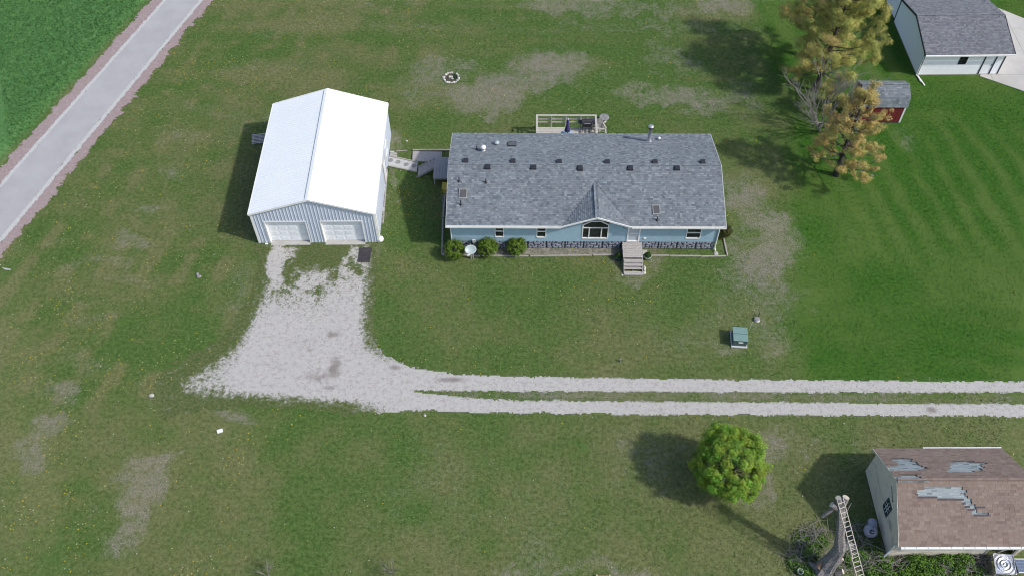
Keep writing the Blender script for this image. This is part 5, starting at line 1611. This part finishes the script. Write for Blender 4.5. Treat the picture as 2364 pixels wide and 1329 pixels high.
for r_, z_ in prof_:
    for k in range(n_):
        a = 2 * math.pi * k / n_; q_ = r_ * (1 + .22 * math.cos(a * 8)); cn.v.append((q_ * math.cos(a), q_ * math.sin(a), z_))
for i in range(len(prof_) - 1):
    for k in range(n_):
        p = i * n_ + k; q = i * n_ + (k + 1) % n_; cn.f.append((p, q, q + n_, p + n_))
cn.build('canopy', M['umbrella'], um, True)
MB().lathe([(.07, 2.2), (.075, 2.27), (.02, 2.34)], 10).build('cap', M['dish'], um, True)
MB().lathe([(.22, .0), (.2, .05), (.04, .08), (.03, .2)], 16).build('base', M['dark_trim'], um, True)
# grill
c = G(1354, 301, fz); gr_ = thing('barbecue_grill', 'black barbecue grill with lid on the back deck', 'grill', (c.x, c.y, fz))
MB().add([(-.32, -.24, .55), (.32, -.24, .55), (.32, .24, .55), (-.32, .24, .55), (-.38, -.28, .85), (.38, -.28, .85), (.38, .28, .85), (-.38, .28, .85)], [(3, 2, 1, 0), (0, 1, 5, 4), (1, 2, 6, 5), (2, 3, 7, 6), (3, 0, 4, 7), (4, 5, 6, 7)]).build('firebox', M['black_metal'], gr_)
ld = MB(); n_ = 8; pr = [(-.28 + .56 * k / n_, .86 + .26 * math.sin(math.pi * k / n_)) for k in range(n_ + 1)]
ld.add([(-.38, y_, z_) for y_, z_ in pr] + [(.38, y_, z_) for y_, z_ in pr], [tuple(range(n_ + 1)), tuple(range(n_ + 1, 2 * n_ + 2))[::-1]] + [(k, k + 1, k + n_ + 2, k + n_ + 1) for k in range(n_)])
ld.build('lid', M['black_metal'], gr_)
MB().tube([(-.25, -.36, .98), (.25, -.36, .98)], .018, 6).build('handle', M['galv'], gr_)
for sx in (-.34, .34):
    for sy in (-.24, .24): MB().box(sx - .02, sx + .02, sy - .02, sy + .02, 0, .58).build('leg', M['dark_trim'], gr_)
for sx in (-1, 1): MB().box(sx * .40 if sx > 0 else -.68, .68 if sx > 0 else -.40, -.22, .22, .80, .83).build('side_shelf', M['black_metal'], gr_)
def chair(name, px, py, z, rz, label, m, seatm):
    c = G(px, py, z); t = thing(name, label, 'chair', (c.x, c.y, z), rz)
    for k in range(5): MB().box(-.24, .24, -.25 + k * .10, -.16 + k * .10, .38 - k * .015, .40 - k * .015).build('seat_slat', seatm, t)
    for k in range(5): MB().beam((-.2 + k * .1, .22, .36), (-.22 + k * .11, .48, .98), .085, .02, up=(0, 1, 0)).build('back_slat', seatm, t)
    for sx in (-.28, .28):
        MB().box(sx - .05, sx + .05, -.3, .34, .56, .585).build('arm', m, t)
        MB().box(sx - .03, sx + .03, -.28, -.20, 0, .56).build('leg', m, t)
        MB().beam((sx, .10, .34), (sx, .42, .0), .05, .06).build('leg', m, t)
    return t
chair('wooden_chair', 1370, 297, fz, R(100), 'grey slatted wooden chair at the right end of the back deck', M['wood_deck'], M['wood_grey'])
chair('wooden_chair', 1387, 305, .45, R(20), 'grey seat chair on the lower step of the back deck', M['wood_deck'], M['stone_grey'])
c = G(1394, 280); rt_ = thing('round_table', 'round grey stone-topped table on the grass behind the deck', 'table', (c.x, c.y, 0))
MB().lathe([(.36, .36), (.39, .37), (.39, .42), (.36, .44)], 26).build('table_top', M['stone_grey'], rt_)
MB().lathe([(.22, 0), (.13, .06), (.11, .30), (.2, .36)], 14).build('pedestal', M['concrete'], rt_)

# ================================================================== FIRE RING
cc = G(1042, 181)
ring = thing('fire_ring', 'ring of white stones around a fire pit in the back lawn', 'fire ring', (cc.x, cc.y, 0))
n_ = 21
for i in range(n_):
    a = 2 * math.pi * i / n_ + random.uniform(-.05, .05); r_ = .62 + random.uniform(-.04, .04)
    s = random.uniform(.06, .12)
    if i in (4, 9): continue
    MB().rock((r_ * math.cos(a), r_ * math.sin(a), .05), s * 1.2, s, .07, i + 3).build('stone', M['stone_white'], ring)
MB().lathe([(.52, .0), (.5, .012)], 20).build('soil', M['soil'], ring)
blk_ = MB().box(-.2, .12, -.05, .12, .02, .16); blk_.build('block', M['stone_white'], ring)
MB().rock((.1, -.12, .06), .11, .09, .07, 9).build('stone', M['stone_white'], ring)
weed_clump('garden_plant', 1050, 178, .4, .16, 300, 'green weeds growing inside the white stone ring', cols=((.015, .05, .015), (.03, .09, .03)))

# ================================================================== UTILITY BOX, WELL CAP, SMALL THINGS
c = G(1706, 797)
tf = thing('transformer_box', 'green utility transformer box on a grey pad in the front lawn', 'utility box', (c.x, c.y, 0), R(-4))
MB().box(-.52, .50, -.20, 1.02, 0, .10).build('pad', M['grey_plastic'], tf, bevel=.01)
MB().add([(-.46, -.10, .10), (.44, -.10, .10), (.44, .92, .10), (-.46, .92, .10), (-.44, -.08, .66), (.42, -.08, .66), (.42, .90, .66), (-.44, .90, .66)], [(3, 2, 1, 0), (0, 1, 5, 4), (1, 2, 6, 5), (2, 3, 7, 6), (3, 0, 4, 7), (4, 5, 6, 7)]).build('cabinet', M['green_box_dark'], tf)
MB().box(-.48, .46, -.13, .42, .66, .72).build('lid', M['green_box'], tf, bevel=.012)
MB().box(-.48, .46, .44, .95, .66, .735).build('lid', M['green_box'], tf, bevel=.012)
MB().box(-.12, .18, -.112, -.10, .40, .54).build('warning_label', M['white_trim'], tf)
c = G(1747, 738)
wc = thing('well_cap', 'small round grey well cap with white rim in the front lawn', 'well cap', (c.x, c.y, 0))
MB().lathe([(.20, 0), (.20, .10), (.16, .12)], 18).build('casing', M['white_trim'], wc)
MB().lathe([(.19, .12), (.195, .13), (.17, .17), (.02, .18)], 18).build('cover', M['stone_grey'], wc)
c = G(1750.5, 730); solo(MB().tube([(c.x, c.y, 0), (c.x + .02, c.y, .42)], .025, 6), 'marker_stake', M['black_metal'], 'thin dark stake standing beside the well cap', 'stake', tuple(c))
c = G(1729, 762); solo(MB().tube([(c.x, c.y, 0), (c.x + .05, c.y + .02, .9)], .012, 5), 'marker_rod', M['white_trim'], 'thin white marker rod behind the transformer box', 'rod', tuple(c))
c = G(1432.5, 834); solo(MB().box(c.x - .025, c.x + .025, c.y - .05, c.y + .05, 0, .32), 'lawn_post', M['wood_grey'], 'short grey post standing alone in the front lawn', 'post', tuple(c), bevel=.006)
c = G(508, 995); bx_ = MB().box(-.17, .17, -.11, .11, 0, .10); o = bx_.build('white_box', M['white_trim'], None, bevel=.01); o.location = c; o.rotation_euler = (0, 0, .35); tag(o, 'small white plastic box lying on the lawn below the driveway', 'box')
c = G(981, 959); solo(MB().rock((c.x, c.y, .05), .09, .08, .07, 5), 'stone', M['stone_white'], 'single white stone at the lower edge of the driveway', 'stone', tuple(c))
for px, py, sx, sy, lb, m in [(460, 639, .17, .12, 'grey rock lying alone in the left lawn', 'stone_grey'), (350, 913, .18, .13, 'flat grey rock left of the driveway end', 'concrete'), (939, 327, .10, .06, 'small pale stone on the grass behind the garage walk', 'stone_white'), (2013, 407, .12, .07, 'small pale stone on the lawn right of the lower pine', 'stone_grey')]:
    c = G(px, py); solo(MB().rock((c.x, c.y, .04), sx, sy, .09, px), 'rock', M[m], lb, 'rock', tuple(c))
c = G(456, 634); solo(MB().rock((c.x, c.y, .04), .12, .11, .1, 44), 'rock', M['stone_grey'], 'rounder grey rock touching the lone rock in the left lawn', 'rock', tuple(c))
c = G(15, 621); solo(MB().add([(c.x - .35, c.y + .10, .03), (c.x + .3, c.y - .02, .03), (c.x + .36, c.y - .14, .03), (c.x - .05, c.y - .12, .05), (c.x - .35, c.y + .1, .05), (c.x + .3, c.y - .02, .06), (c.x + .36, c.y - .14, .05), (c.x - .05, c.y - .12, .08)], [(0, 1, 2, 3), (4, 5, 6, 7), (0, 1, 5, 4), (1, 2, 6, 5), (2, 3, 7, 6), (3, 0, 4, 7)]), 'scrap_board', M['concrete'], 'grey scrap board lying at the trail shoulder', 'board', tuple(c))
# pallet / wood scraps behind the garage
c = G(600, 322)
pl = thing('wood_pallet', 'dark weathered pallet lying in the shade behind the garage', 'pallet', (c.x, c.y, 0), .15)
for k in range(7): MB().box(-.6, .6, -.55 + k * .16, -.46 + k * .16, .10, .125).build('slat', M['wood_grey'], pl)
for k in (-.5, 0, .5): MB().box(k - .04, k + .04, -.55, .55, 0, .10).build('runner', M['wood_grey'], pl)
# ================================================================== TREES
def pine(base, H, R_, label, cols, seed, nl=46, lean=(0, 0), dens=1.0, prof=None, bias=(0, 0), crad=(.24, .46), z0=.16):
    rr = random.Random(seed)
    t = thing('pine_tree', label, 'tree', base, 0, 'pines along the side lawn')
    prof = prof or (lambda q: (.62 + .38 * math.sin(min(1, q * 1.9) * math.pi / 2)) * (1 - q) ** .38)
    tp = []
    for i in range(9):
        q = i / 8; tp.append(Vector((lean[0] * q + math.sin(q * 4 + seed) * .12, lean[1] * q + math.cos(q * 3 + seed) * .12, H * q)))
    MB().tube(tp, [.19 * (1 - q / 8) ** .8 * (1.3 if q == 0 else 1) + .015 for q in range(9)], 9, jit=.08).build('trunk', M['bark_dark'], t, True)
    lim = MB(); twg = MB(); CP = []; CS = []
    for i in range(nl):
        q = z0 + (.97 - z0) * (i + rr.random() * .6) / nl
        p0 = tp[int(q * 8)].lerp(tp[min(8, int(q * 8) + 1)], q * 8 - int(q * 8))
        az = i * 2.39996 + rr.uniform(-.4, .4)
        L = R_ * prof(q) * rr.uniform(.55, 1.15)
        L *= 1 + bias[0] * math.cos(az) + bias[1] * math.sin(az)
        el = R(2 + 40 * q + rr.uniform(-8, 12))
        d = Vector((math.cos(az) * math.cos(el), math.sin(az) * math.cos(el), math.sin(el)))
        pts = [p0, p0 + d * L * .4 + Vector((0, 0, -.05 * L)), p0 + d * L * .75 + Vector((rr.uniform(-.15, .15), rr.uniform(-.15, .15), -.02 * L)), p0 + d * L + Vector((0, 0, .12 * L))]
        lim.tube(pts, [.05 * (1.1 - q) + .012, .032 * (1.1 - q) + .01, .018, .008], 5, cap=False)
        side = Vector((-math.sin(az), math.cos(az), 0))
        bare = rr.random() > dens
        for k in range(int(6 + L * 3.0)):
            s = rr.uniform(.25, 1.0) ** .75
            a = pts[0].lerp(pts[1], s / .4) if s < .4 else (pts[1].lerp(pts[2], (s - .4) / .35) if s < .75 else pts[2].lerp(pts[3], (s - .75) / .25))
            ll = rr.uniform(.25, 1.0) * (1.2 - s * .5) * min(1, L / 2.2)
            e = a + d * ll * rr.uniform(.3, .9) + side * ll * rr.uniform(-1, 1) + Vector((0, 0, rr.uniform(-.05, .45) * ll))
            twg.tube([a, a.lerp(e, .5) + Vector((0, 0, .03)), e], [.013, .009, .005], 4, cap=False)
            if rr.random() < (.42 + .58 * s) * (.22 if bare else 1): CP.append(tuple(e)); CS.append(rr.uniform(*crad) * (.75 + .45 * s))
        if not bare: CP.append(tuple(pts[3])); CS.append(crad[1])
    lim.build('limb', M['bark_dark'], t); twg.build('twig', M['twig'], t)['kind'] = 'stuff'
    CP = np.array(CP); CS = np.array(CS); nC = len(CP)
    per = 130
    k = np.repeat(np.arange(nC), per)
    dv = unit(len(k)) * (rng.random((len(k), 1)) ** .45)
    P = CP[k] + dv * CS[k][:, None] * np.array([1, 1, .72]) + np.array([0, 0, .06])
    cols = np.array(cols)
    mixv = np.clip(fbm(CP[:, 0] + seed, CP[:, 1] + CP[:, 2] * .6, .5, seed) * 1.7 - .35 + rng.normal(size=nC) * .15, 0, .999) * (len(cols) - 1)
    i0 = mixv.astype(int); f = (mixv - i0)[:, None]
    cc = cols[i0] * (1 - f) + cols[np.minimum(i0 + 1, len(cols) - 1)] * f
    C = cc[k] * rng.uniform(.75, 1.3, (len(k), 1))
    leafmesh('crown', P, dv + rng.normal(size=(len(k), 3)) * .3 + np.array([0, 0, .3]), rng.uniform(.032, .065, len(k)), C, M['needle'], t, .42)
    return t


OR, TAN, YEL, OLV, GRN = (.46, .31, .11), (.48, .37, .14), (.47, .42, .125), (.35, .375, .10), (.20, .25, .065)
pine(tuple(G(1855, 128)), 8.6, 3.1, 'open olive pine behind, its trunk farthest from the house', [GRN, OLV, TAN, OR, YEL], 3, 44, (.3, .6), .75, z0=.25)
pine(tuple(G(1876, 210)), 9.2, 4.1, 'largest dense yellow green pine next to the red shed', [OLV, YEL, OLV, (.36, .38, .10), YEL, TAN], 8, 84, (1.0, 1.0), .95, bias=(.16, .02), z0=.15)
pine(tuple(G(1926, 402)), 7.9, 2.65, 'orange tinged pine in front of the red shed', [OLV, YEL, OR, TAN, YEL, TAN], 15, 60, (.2, .0), .70, crad=(.16, .34), bias=(.05, -.10), prof=lambda q: (.80 + .30 * math.sin(q * 3)) * (1 - q) ** .42, z0=.14)

# bare multi-stem tree between the pines
c = G(1898, 300)
bt = thing('bare_tree', 'bare grey branched small tree between the pines', 'tree', tuple(c))
rr = random.Random(5); tr = MB(); br = MB()
def grow(mb, p, d, L, r, depth):
    q = p + d * L
    m_ = p.lerp(q, .5) + Vector((rr.uniform(-1, 1), rr.uniform(-1, 1), rr.uniform(-.3, .5))) * L * .06
    mb.tube([p, m_, q], [r, r * .8, r * .62], 5 if depth < 2 else 4, cap=False)
    if depth >= 4: return
    for _ in range(3 if depth else 4):
        s = rr.uniform(.45, 1.0)
        nd = (d + Vector((rr.gauss(0, .42), rr.gauss(0, .42), rr.gauss(.05, .28)))).normalized()
        grow(br if depth >= 1 else mb, p.lerp(q, s), nd, L * rr.uniform(.55, .78), r * .56, depth + 1)
for i in range(9):
    a = i * .7 + rr.uniform(-.3, .3)
    grow(tr, Vector((math.cos(a) * .3, math.sin(a) * .3, 0)), Vector((math.cos(a) * .55, math.sin(a) * .55, 1)).normalized(), rr.uniform(1.8, 2.7), .07, 0)
tr.build('trunk', M['bark'], bt); br.build('branches', M['twig'], bt)

# round maple by the driveway
c = G(1684, 1066, 2.45)
rt = thing('round_tree', 'bright green round leafy tree below the driveway', 'tree', (c.x, c.y, 0))
MB().tube([(.0, -.1, 0), (.02, -.05, .6), (0, 0, 1.4), (.05, .02, 2.6)], [.13, .10, .085, .05], 9, jit=.06).build('trunk', M['bark'], rt, True)
lim = MB(); nC = 520
d = unit(nC); d = d[d[:, 2] > -.75]; nC = len(d)
lump = .72 + .52 * fbm(d[:, 0] * 2.6 + 5, d[:, 1] * 2.6 + d[:, 2] * 2.6 + 3, 1.0, 9)
rad = rng.uniform(.45, 1.0, nC) ** .45
CP = d * np.array([2.2, 2.15, 1.95]) * (rad * lump)[:, None] + np.array([0, 0, 2.5])
for i in range(0, nC, 4):
    p = Vector(CP[i]); lim.tube([(0, 0, 1.0 + .9 * random.random()), p * .5 + Vector((0, 0, 1.0)), p], [.035, .02, .006], 4, cap=False)
lim.build('limb', M['bark'], rt)
per = 150; k = np.repeat(np.arange(nC), per)
dv = unit(len(k)) * (rng.random((len(k), 1)) ** .5)
P = CP[k] + dv * rng.uniform(.14, .38, nC)[k][:, None]
cs_ = np.array([.185, .325, .036])[None, :] * rng.uniform(.7, 1.35, (nC, 1)) * np.array([1, 1, 1])
cs_[:, 0] *= rng.uniform(.8, 1.35, nC)
C = cs_[k] * rng.uniform(.75, 1.25, (len(k), 1))
leafmesh('crown', P, dv + d[k] * .6 + rng.normal(size=(len(k), 3)) * .4 + np.array([0, 0, .3]), rng.uniform(.032, .058, len(k)), C, M['leaf'], rt, .6)

# ================================================================== DEAD SNAG, LADDER, JUNK
def Z(px, py, z): return Vector(G(px, py, z))
sb = G(1905, 1316)
sn = thing('dead_tree', 'dead grey tree trunk with sawn off limbs beside the old shed', 'tree', tuple(sb))
rel = lambda p: p - sb
pts = [rel(Z(1898, 1326, 0)), rel(Z(1908, 1306, .5)), rel(Z(1925, 1284, 1.3)), rel(Z(1938, 1264, 2.0)), rel(Z(1940, 1235, 2.9)), rel(Z(1941, 1205, 3.7)), rel(Z(1941, 1180, 4.4)), rel(Z(1942, 1166, 4.8))]
MB().tube(pts, [.56, .46, .37, .31, .23, .21, .20, .19], 14, jit=.16).build('trunk', M['bark'], sn)
def stub(a, b, r0, r1, nm='limb', m='bark', cut='cutwood'):
    a, b = rel(a), rel(b)
    o = MB().tube([a, a.lerp(b, .5), b], [r0, (r0 + r1) / 2, r1], 10, jit=.06).build(nm, M[m], sn)
    if cut:
        d = (b - a).normalized(); MB().tube([b + d * .004, b + d * .014], r1 * .93, 12).build('cut_end', M[cut], o)
    return o
stub(Z(1942, 1168, 4.7), Z(1953, 1147, 5.25), .20, .19); stub(Z(1941, 1170, 4.6), Z(1935, 1148, 5.3), .17, .15); stub(Z(1938, 1176, 4.5), Z(1920, 1164, 4.75), .15, .16)
stub(Z(1926, 1172, 4.5), Z(1897, 1192, 3.9), .10, .09, cut=None)
stub(Z(1947, 1188, 4.2), Z(1966, 1160, 4.7), .09, .012, cut=None); stub(Z(1948, 1192, 4.1), Z(1960, 1170, 4.6), .06, .01, cut=None)
stub(Z(1938, 1266, 1.9), Z(1968, 1252, 2.2), .26, .22, cut=None)
stub(Z(1925, 1300, .8), Z(1942, 1286, 1.2), .22, .20); stub(Z(1930, 1322, .3), Z(1946, 1318, .55), .18, .16)
stub(Z(1895, 1318, .3), Z(1868, 1298, .25), .26, .06, cut=None); stub(Z(1900, 1300, .7), Z(1918, 1270, 1.2), .12, .03, 'torn_wood', 'rotwood', None); stub(Z(1888, 1310, .6), Z(1905, 1290, .9), .16, .05, 'torn_wood', 'rotwood', None)

# ladder: extension ladder leaning on the trunk
top = Z(1938, 1149, 5.75); bot = Z(2003, 1392, .02)
lad = thing('extension_ladder', 'long pale aluminium extension ladder leaning on the dead tree', 'ladder', tuple(bot))
ax = (top - bot); Llad = ax.length; ax.normalize()
sd_ = Vector((1, .15, 0)); sd_ = (sd_ - ax * sd_.dot(ax)).normalized(); nl_ = ax.cross(sd_).normalized()
if nl_.z < 0: nl_ = -nl_
def ladder_part(s0, s1, hw2, off, nm):
    mb = MB()
    for s in (-1, 1): mb.beam(ax * s0 + sd_ * hw2 * s + nl_ * off, ax * s1 + sd_ * hw2 * s + nl_ * off, .03, .075, up=nl_)
    o = mb.build(nm, M['alu'], lad)
    k = s0 + .15
    while k < s1 - .05:
        MB().tube([ax * k - sd_ * (hw2 - .015) + nl_ * off, ax * k + sd_ * (hw2 - .015) + nl_ * off], .022, 6).build('rung', M['alu'], o); k += .305
ladder_part(0, Llad * .60, .19, 0, 'rail'); ladder_part(Llad * .47, Llad, .16, .08, 'rail')

# grey tank
c = G(2005, 1232)
tk = thing('old_tank', 'grey metal tank with a round hole lying beside the old shed', 'tank', (c.x, c.y, 0), R(-10))
def yl(prof, ctr, n_=20):
    mb = MB(); 
    for y_, r_ in prof:
        for k in range(n_):
            a = 2 * math.pi * k / n_; mb.v.append((ctr[0] + r_ * math.cos(a), y_, ctr[1] + r_ * math.sin(a)))
    for i in range(len(prof) - 1):
        for k in range(n_):
            p = i * n_ + k; q = i * n_ + (k + 1) % n_; mb.f.append((p, q, q + n_, p + n_))
    mb.f.append(tuple(range(n_))); mb.f.append(tuple(range((len(prof) - 1) * n_, len(prof) * n_)))
    return mb
body = yl([(-.30, .10), (-.27, .24), (-.18, .34), (0, .38), (.18, .36), (.30, .28), (.34, .20), (.36, .19)], (0, .38)).build('body', M['tank'], tk, True)
yl([(.28, .24), (.36, .25), (.62, .25), (.70, .22), (.75, .10)], (.12, .42)).build('cap', M['tank'], tk, True)
o = MB().lathe([(.02, 0), (.12, .0), (.13, .012), (.11, .018)], 16).build('hole', M['black_metal'], tk); o.location = (-.03, -.16, .695); o.rotation_euler = (R(28), 0, 0)
MB().box(.02, .06, .06, .12, .75, .775).build('slot', M['black_metal'], tk)
c = G(1845, 1322); bk = thing('bucket', 'small pale blue bucket in the weeds by the dead tree', 'bucket', tuple(c))
MB().lathe([(.12, 0), (.16, .30), (.17, .31), (.15, .31), (.11, .03), (.02, .03)], 18).build('pail', M['dish'], bk, True)
MB().tube([(.16 * math.cos(a), .16 * math.sin(a) * .4 - .05, .31 + .02 * math.sin(a)) for a in [k * math.pi / 8 for k in range(9)]], .006, 5).build('handle', M['galv'], bk)

# shiny sheet metal pan and panel
q = [G(2291, 1276, .8), G(2339, 1280, .8), G(2347, 1326, .8), G(2299, 1324, .8)]
cq = sum(q, Vector()) / 4
pn = thing('metal_pan', 'shiny square metal pan with embossed rings outside the old shed', 'metal pan', (cq.x, cq.y, 0))
n_ = 40; mb = MB()
for j in range(n_ + 1):
    for i in range(n_ + 1):
        u, v = i / n_, j / n_
        p = (q[3].lerp(q[2], u)).lerp(q[0].lerp(q[1], u), v) - cq
        rr_ = math.hypot(u - .5, v - .5)
        z = .8 + .022 * math.cos(rr_ * 38) * (1 if rr_ < .42 else .2) + (.04 if min(u, v, 1 - u, 1 - v) < .03 else 0) + random.uniform(-.001, .001)
        mb.v.append((p.x, p.y, z))
for j in range(n_):
    for i in range(n_):
        a = j * (n_ + 1) + i; mb.f.append((a, a + 1, a + n_ + 2, a + n_ + 1))
po = mb.build('pan', M['foil'], pn); sm = po.modifiers.new('solid', 'SOLIDIFY'); sm.thickness = .02
for p in q: MB().box((p - cq).x * .8 - .03, (p - cq).x * .8 + .03, (p - cq).y * .8 - .03, (p - cq).y * .8 + .03, 0, .75).build('leg', M['timber'], pn)
a, b = G(2342, 1290, .45), G(2420, 1320, .45)
pl = thing('blue_panel', 'blue grey framed panel lying next to the shiny metal pan', 'panel', ((a.x + b.x) / 2, (a.y + b.y) / 2, 0))
w2, h2 = (b.x - a.x) / 2, (a.y - b.y) / 2
MB().box(-w2, w2, -h2, h2, .40, .44).build('sheet', M['panel_blue'], pl)
fr = MB(); fr.box(-w2, w2, h2, h2 + .04, .39, .47); fr.box(-w2, w2, -h2 - .04, -h2, .39, .47); fr.build('frame', M['white_trim'], pl)
for k in range(1, 4): MB().box(-w2, w2, -h2 + k * h2 / 2 - .006, -h2 + k * h2 / 2 + .006, .441, .45).build('rib', M['dish'], pl)
for sx in (-w2 + .1, w2 - .1): MB().box(sx - .04, sx + .04, -h2 + .05, h2 - .05, 0, .40).build('support', M['timber'], pl)
for i in range(4):
    for j in range(3):
        c = G(2234 + i * 7.5 - j * 1.5, 1299 + j * 8); solo(MB().box(c.x - .085, c.x + .085, c.y - .085, c.y + .085, 0, .08 + .015 * ((i + j) % 3)), 'grey_block', M['stone_grey'], 'small grey paving block in the patch before the shiny pan', 'block', tuple(c), 'grey blocks before the old shed', bevel=.012)

# ladder-side brush: loose sticks
rr = random.Random(77)
def sticks(name, label, areas, n_, org):
    mb = MB(); o = Vector(org)
    for _ in range(n_):
        px, py, sx, sy, zz = rr.choice(areas)
        c = G(rr.gauss(px, sx), rr.gauss(py, sy)); L = rr.uniform(.35, 1.6); a = rr.uniform(0, 6.28); z0 = rr.uniform(.04, zz)
        d = Vector((math.cos(a), math.sin(a), rr.uniform(-.10, .25))) * L / 2
        m_ = Vector((rr.uniform(-.1, .1), rr.uniform(-.1, .1), rr.uniform(0, .08)))
        c = c + Vector((0, 0, z0)) - o
        e0 = c - d; e0.z = max(.02, e0.z)
        r_ = rr.uniform(.006, .02)
        mb.tube([e0, c + m_, c + d], [r_, r_ * .8, r_ * .4], 4, cap=False)
    ob = mb.build(name, M['twig']); ob.location = o
    tag(ob, label, 'branches', kind='stuff'); return ob
sticks('brush_pile', 'tangle of dead grey branches around the dead tree', [(1860, 1255, 20, 16, .35), (1880, 1235, 18, 12, .3), (1985, 1262, 16, 18, .35), (2000, 1290, 22, 14, .35), (1960, 1220, 20, 10, .25), (1925, 1310, 30, 14, .4), (1840, 1290, 16, 16, .25)], 330, tuple(G(1900, 1290)))
sticks('fallen_twigs', 'dead grey twigs in the weeds before the old shed', [(2165, 1312, 22, 10, .3), (2250, 1290, 30, 8, .3), (2060, 1300, 20, 12, .3), (2270, 1320, 26, 8, .25)], 200, tuple(G(2180, 1310)))
# weeds
gw = 'weeds around the dead tree and old shed'
wl = 'bright green leafy weed clump in the rough ground by the old shed'
for px, py, r_, h_, n_ in [(2110, 1296, .6, .55, 900), (2140, 1308, .6, .5, 900), (2180, 1292, .55, .5, 800), (2222, 1288, .6, .55, 900), (2160, 1325, .6, .4, 800), (2090, 1320, .55, .4, 700), (2215, 1318, .4, .35, 400), (2262, 1320, .5, .3, 400),
                            (2040, 1300, .5, .4, 600), (2010, 1318, .5, .35, 500), (1985, 1280, .5, .4, 500), (1870, 1270, .6, .35, 600), (1850, 1245, .5, .25, 450), (1890, 1245, .5, .25, 450), (1860, 1318, .6, .35, 600), (1885, 1330, .5, .35, 500),
                            (1960, 1290, .45, .35, 450), (1975, 1240, .4, .25, 300), (2020, 1270, .4, .3, 350), (1835, 1300, .5, .25, 400), (2052, 1330, .5, .4, 500), (2130, 1340, .7, .5, 800), (2200, 1340, .6, .4, 600)]:
    wl = ('bright green leafy weeds along the front wall of the old shed' if px > 2080 else 'green weeds among the twigs between the ladder and the old shed' if px > 1950 else 'low green weeds in the dead branches around the bucket and dead tree')
    weed_clump('weed_clump', px, py, r_ * 1.15, h_, int(n_ * 1.3), wl, 'weeds', ((.035, .10, .014), (.13, .26, .03)), wl.split(' weeds')[0] + ' weeds ' + ('by the old shed' if px > 1950 else 'by the dead tree'), sz=.06)
# thin saplings in the lawn at the bottom
for px, py, s, lb in [(905, 1322, 3, 'thin pale leafed sapling at the lower lawn edge, in the duller patch'), (620, 1330, 4, 'sparse yellow green sapling at the lower lawn, nearest the white box')]:
    c = G(px, py); t = thing('sapling', lb, 'sapling', tuple(c)); mb = MB(); rr = random.Random(s); ends = []
    for i in range(9):
        a = rr.uniform(0, 6.28); p = Vector((math.cos(a) * .5, math.sin(a) * .5, rr.uniform(.7, 1.3))); mb.tube([(0, 0, 0), p * .5 + Vector((0, 0, .1)), p], [.014, .01, .004], 4, cap=False)
        for _ in range(5):
            e = p * rr.uniform(.5, 1) + Vector((rr.gauss(0, .2), rr.gauss(0, .2), rr.gauss(0, .12))); mb.tube([p * .6, e], [.006, .003], 4, cap=False); ends.append(tuple(e))
    mb.build('stem', M['twig'], t); E_ = np.repeat(np.array(ends), 9, axis=0); E_ = E_ + rng.normal(size=E_.shape) * .10
    leafmesh('leaves', E_, unit(len(E_)), .03, np.array([.16, .19, .07]) * rng.uniform(.7, 1.3, (len(E_), 1)), M['leaf'], t)
c = G(1392, 1334); bb = thing('brick_pile', 'brown boards with pale ends at the lower lawn edge', 'boards', tuple(c))
MB().box(-.35, .35, -.1, .12, 0, .18).build('board', M['rotwood'], bb); 
for sx in (-.38, .33): MB().box(sx, sx + .07, -.06, .14, .02, .22).build('end_cap', M['cutwood'], bb)

SC.render.engine = 'CYCLES'
SC.cycles.filter_width = 1.1
SC.cycles.max_bounces = 6
SC.cycles.diffuse_bounces = 3
SC.cycles.transparent_max_bounces = 4
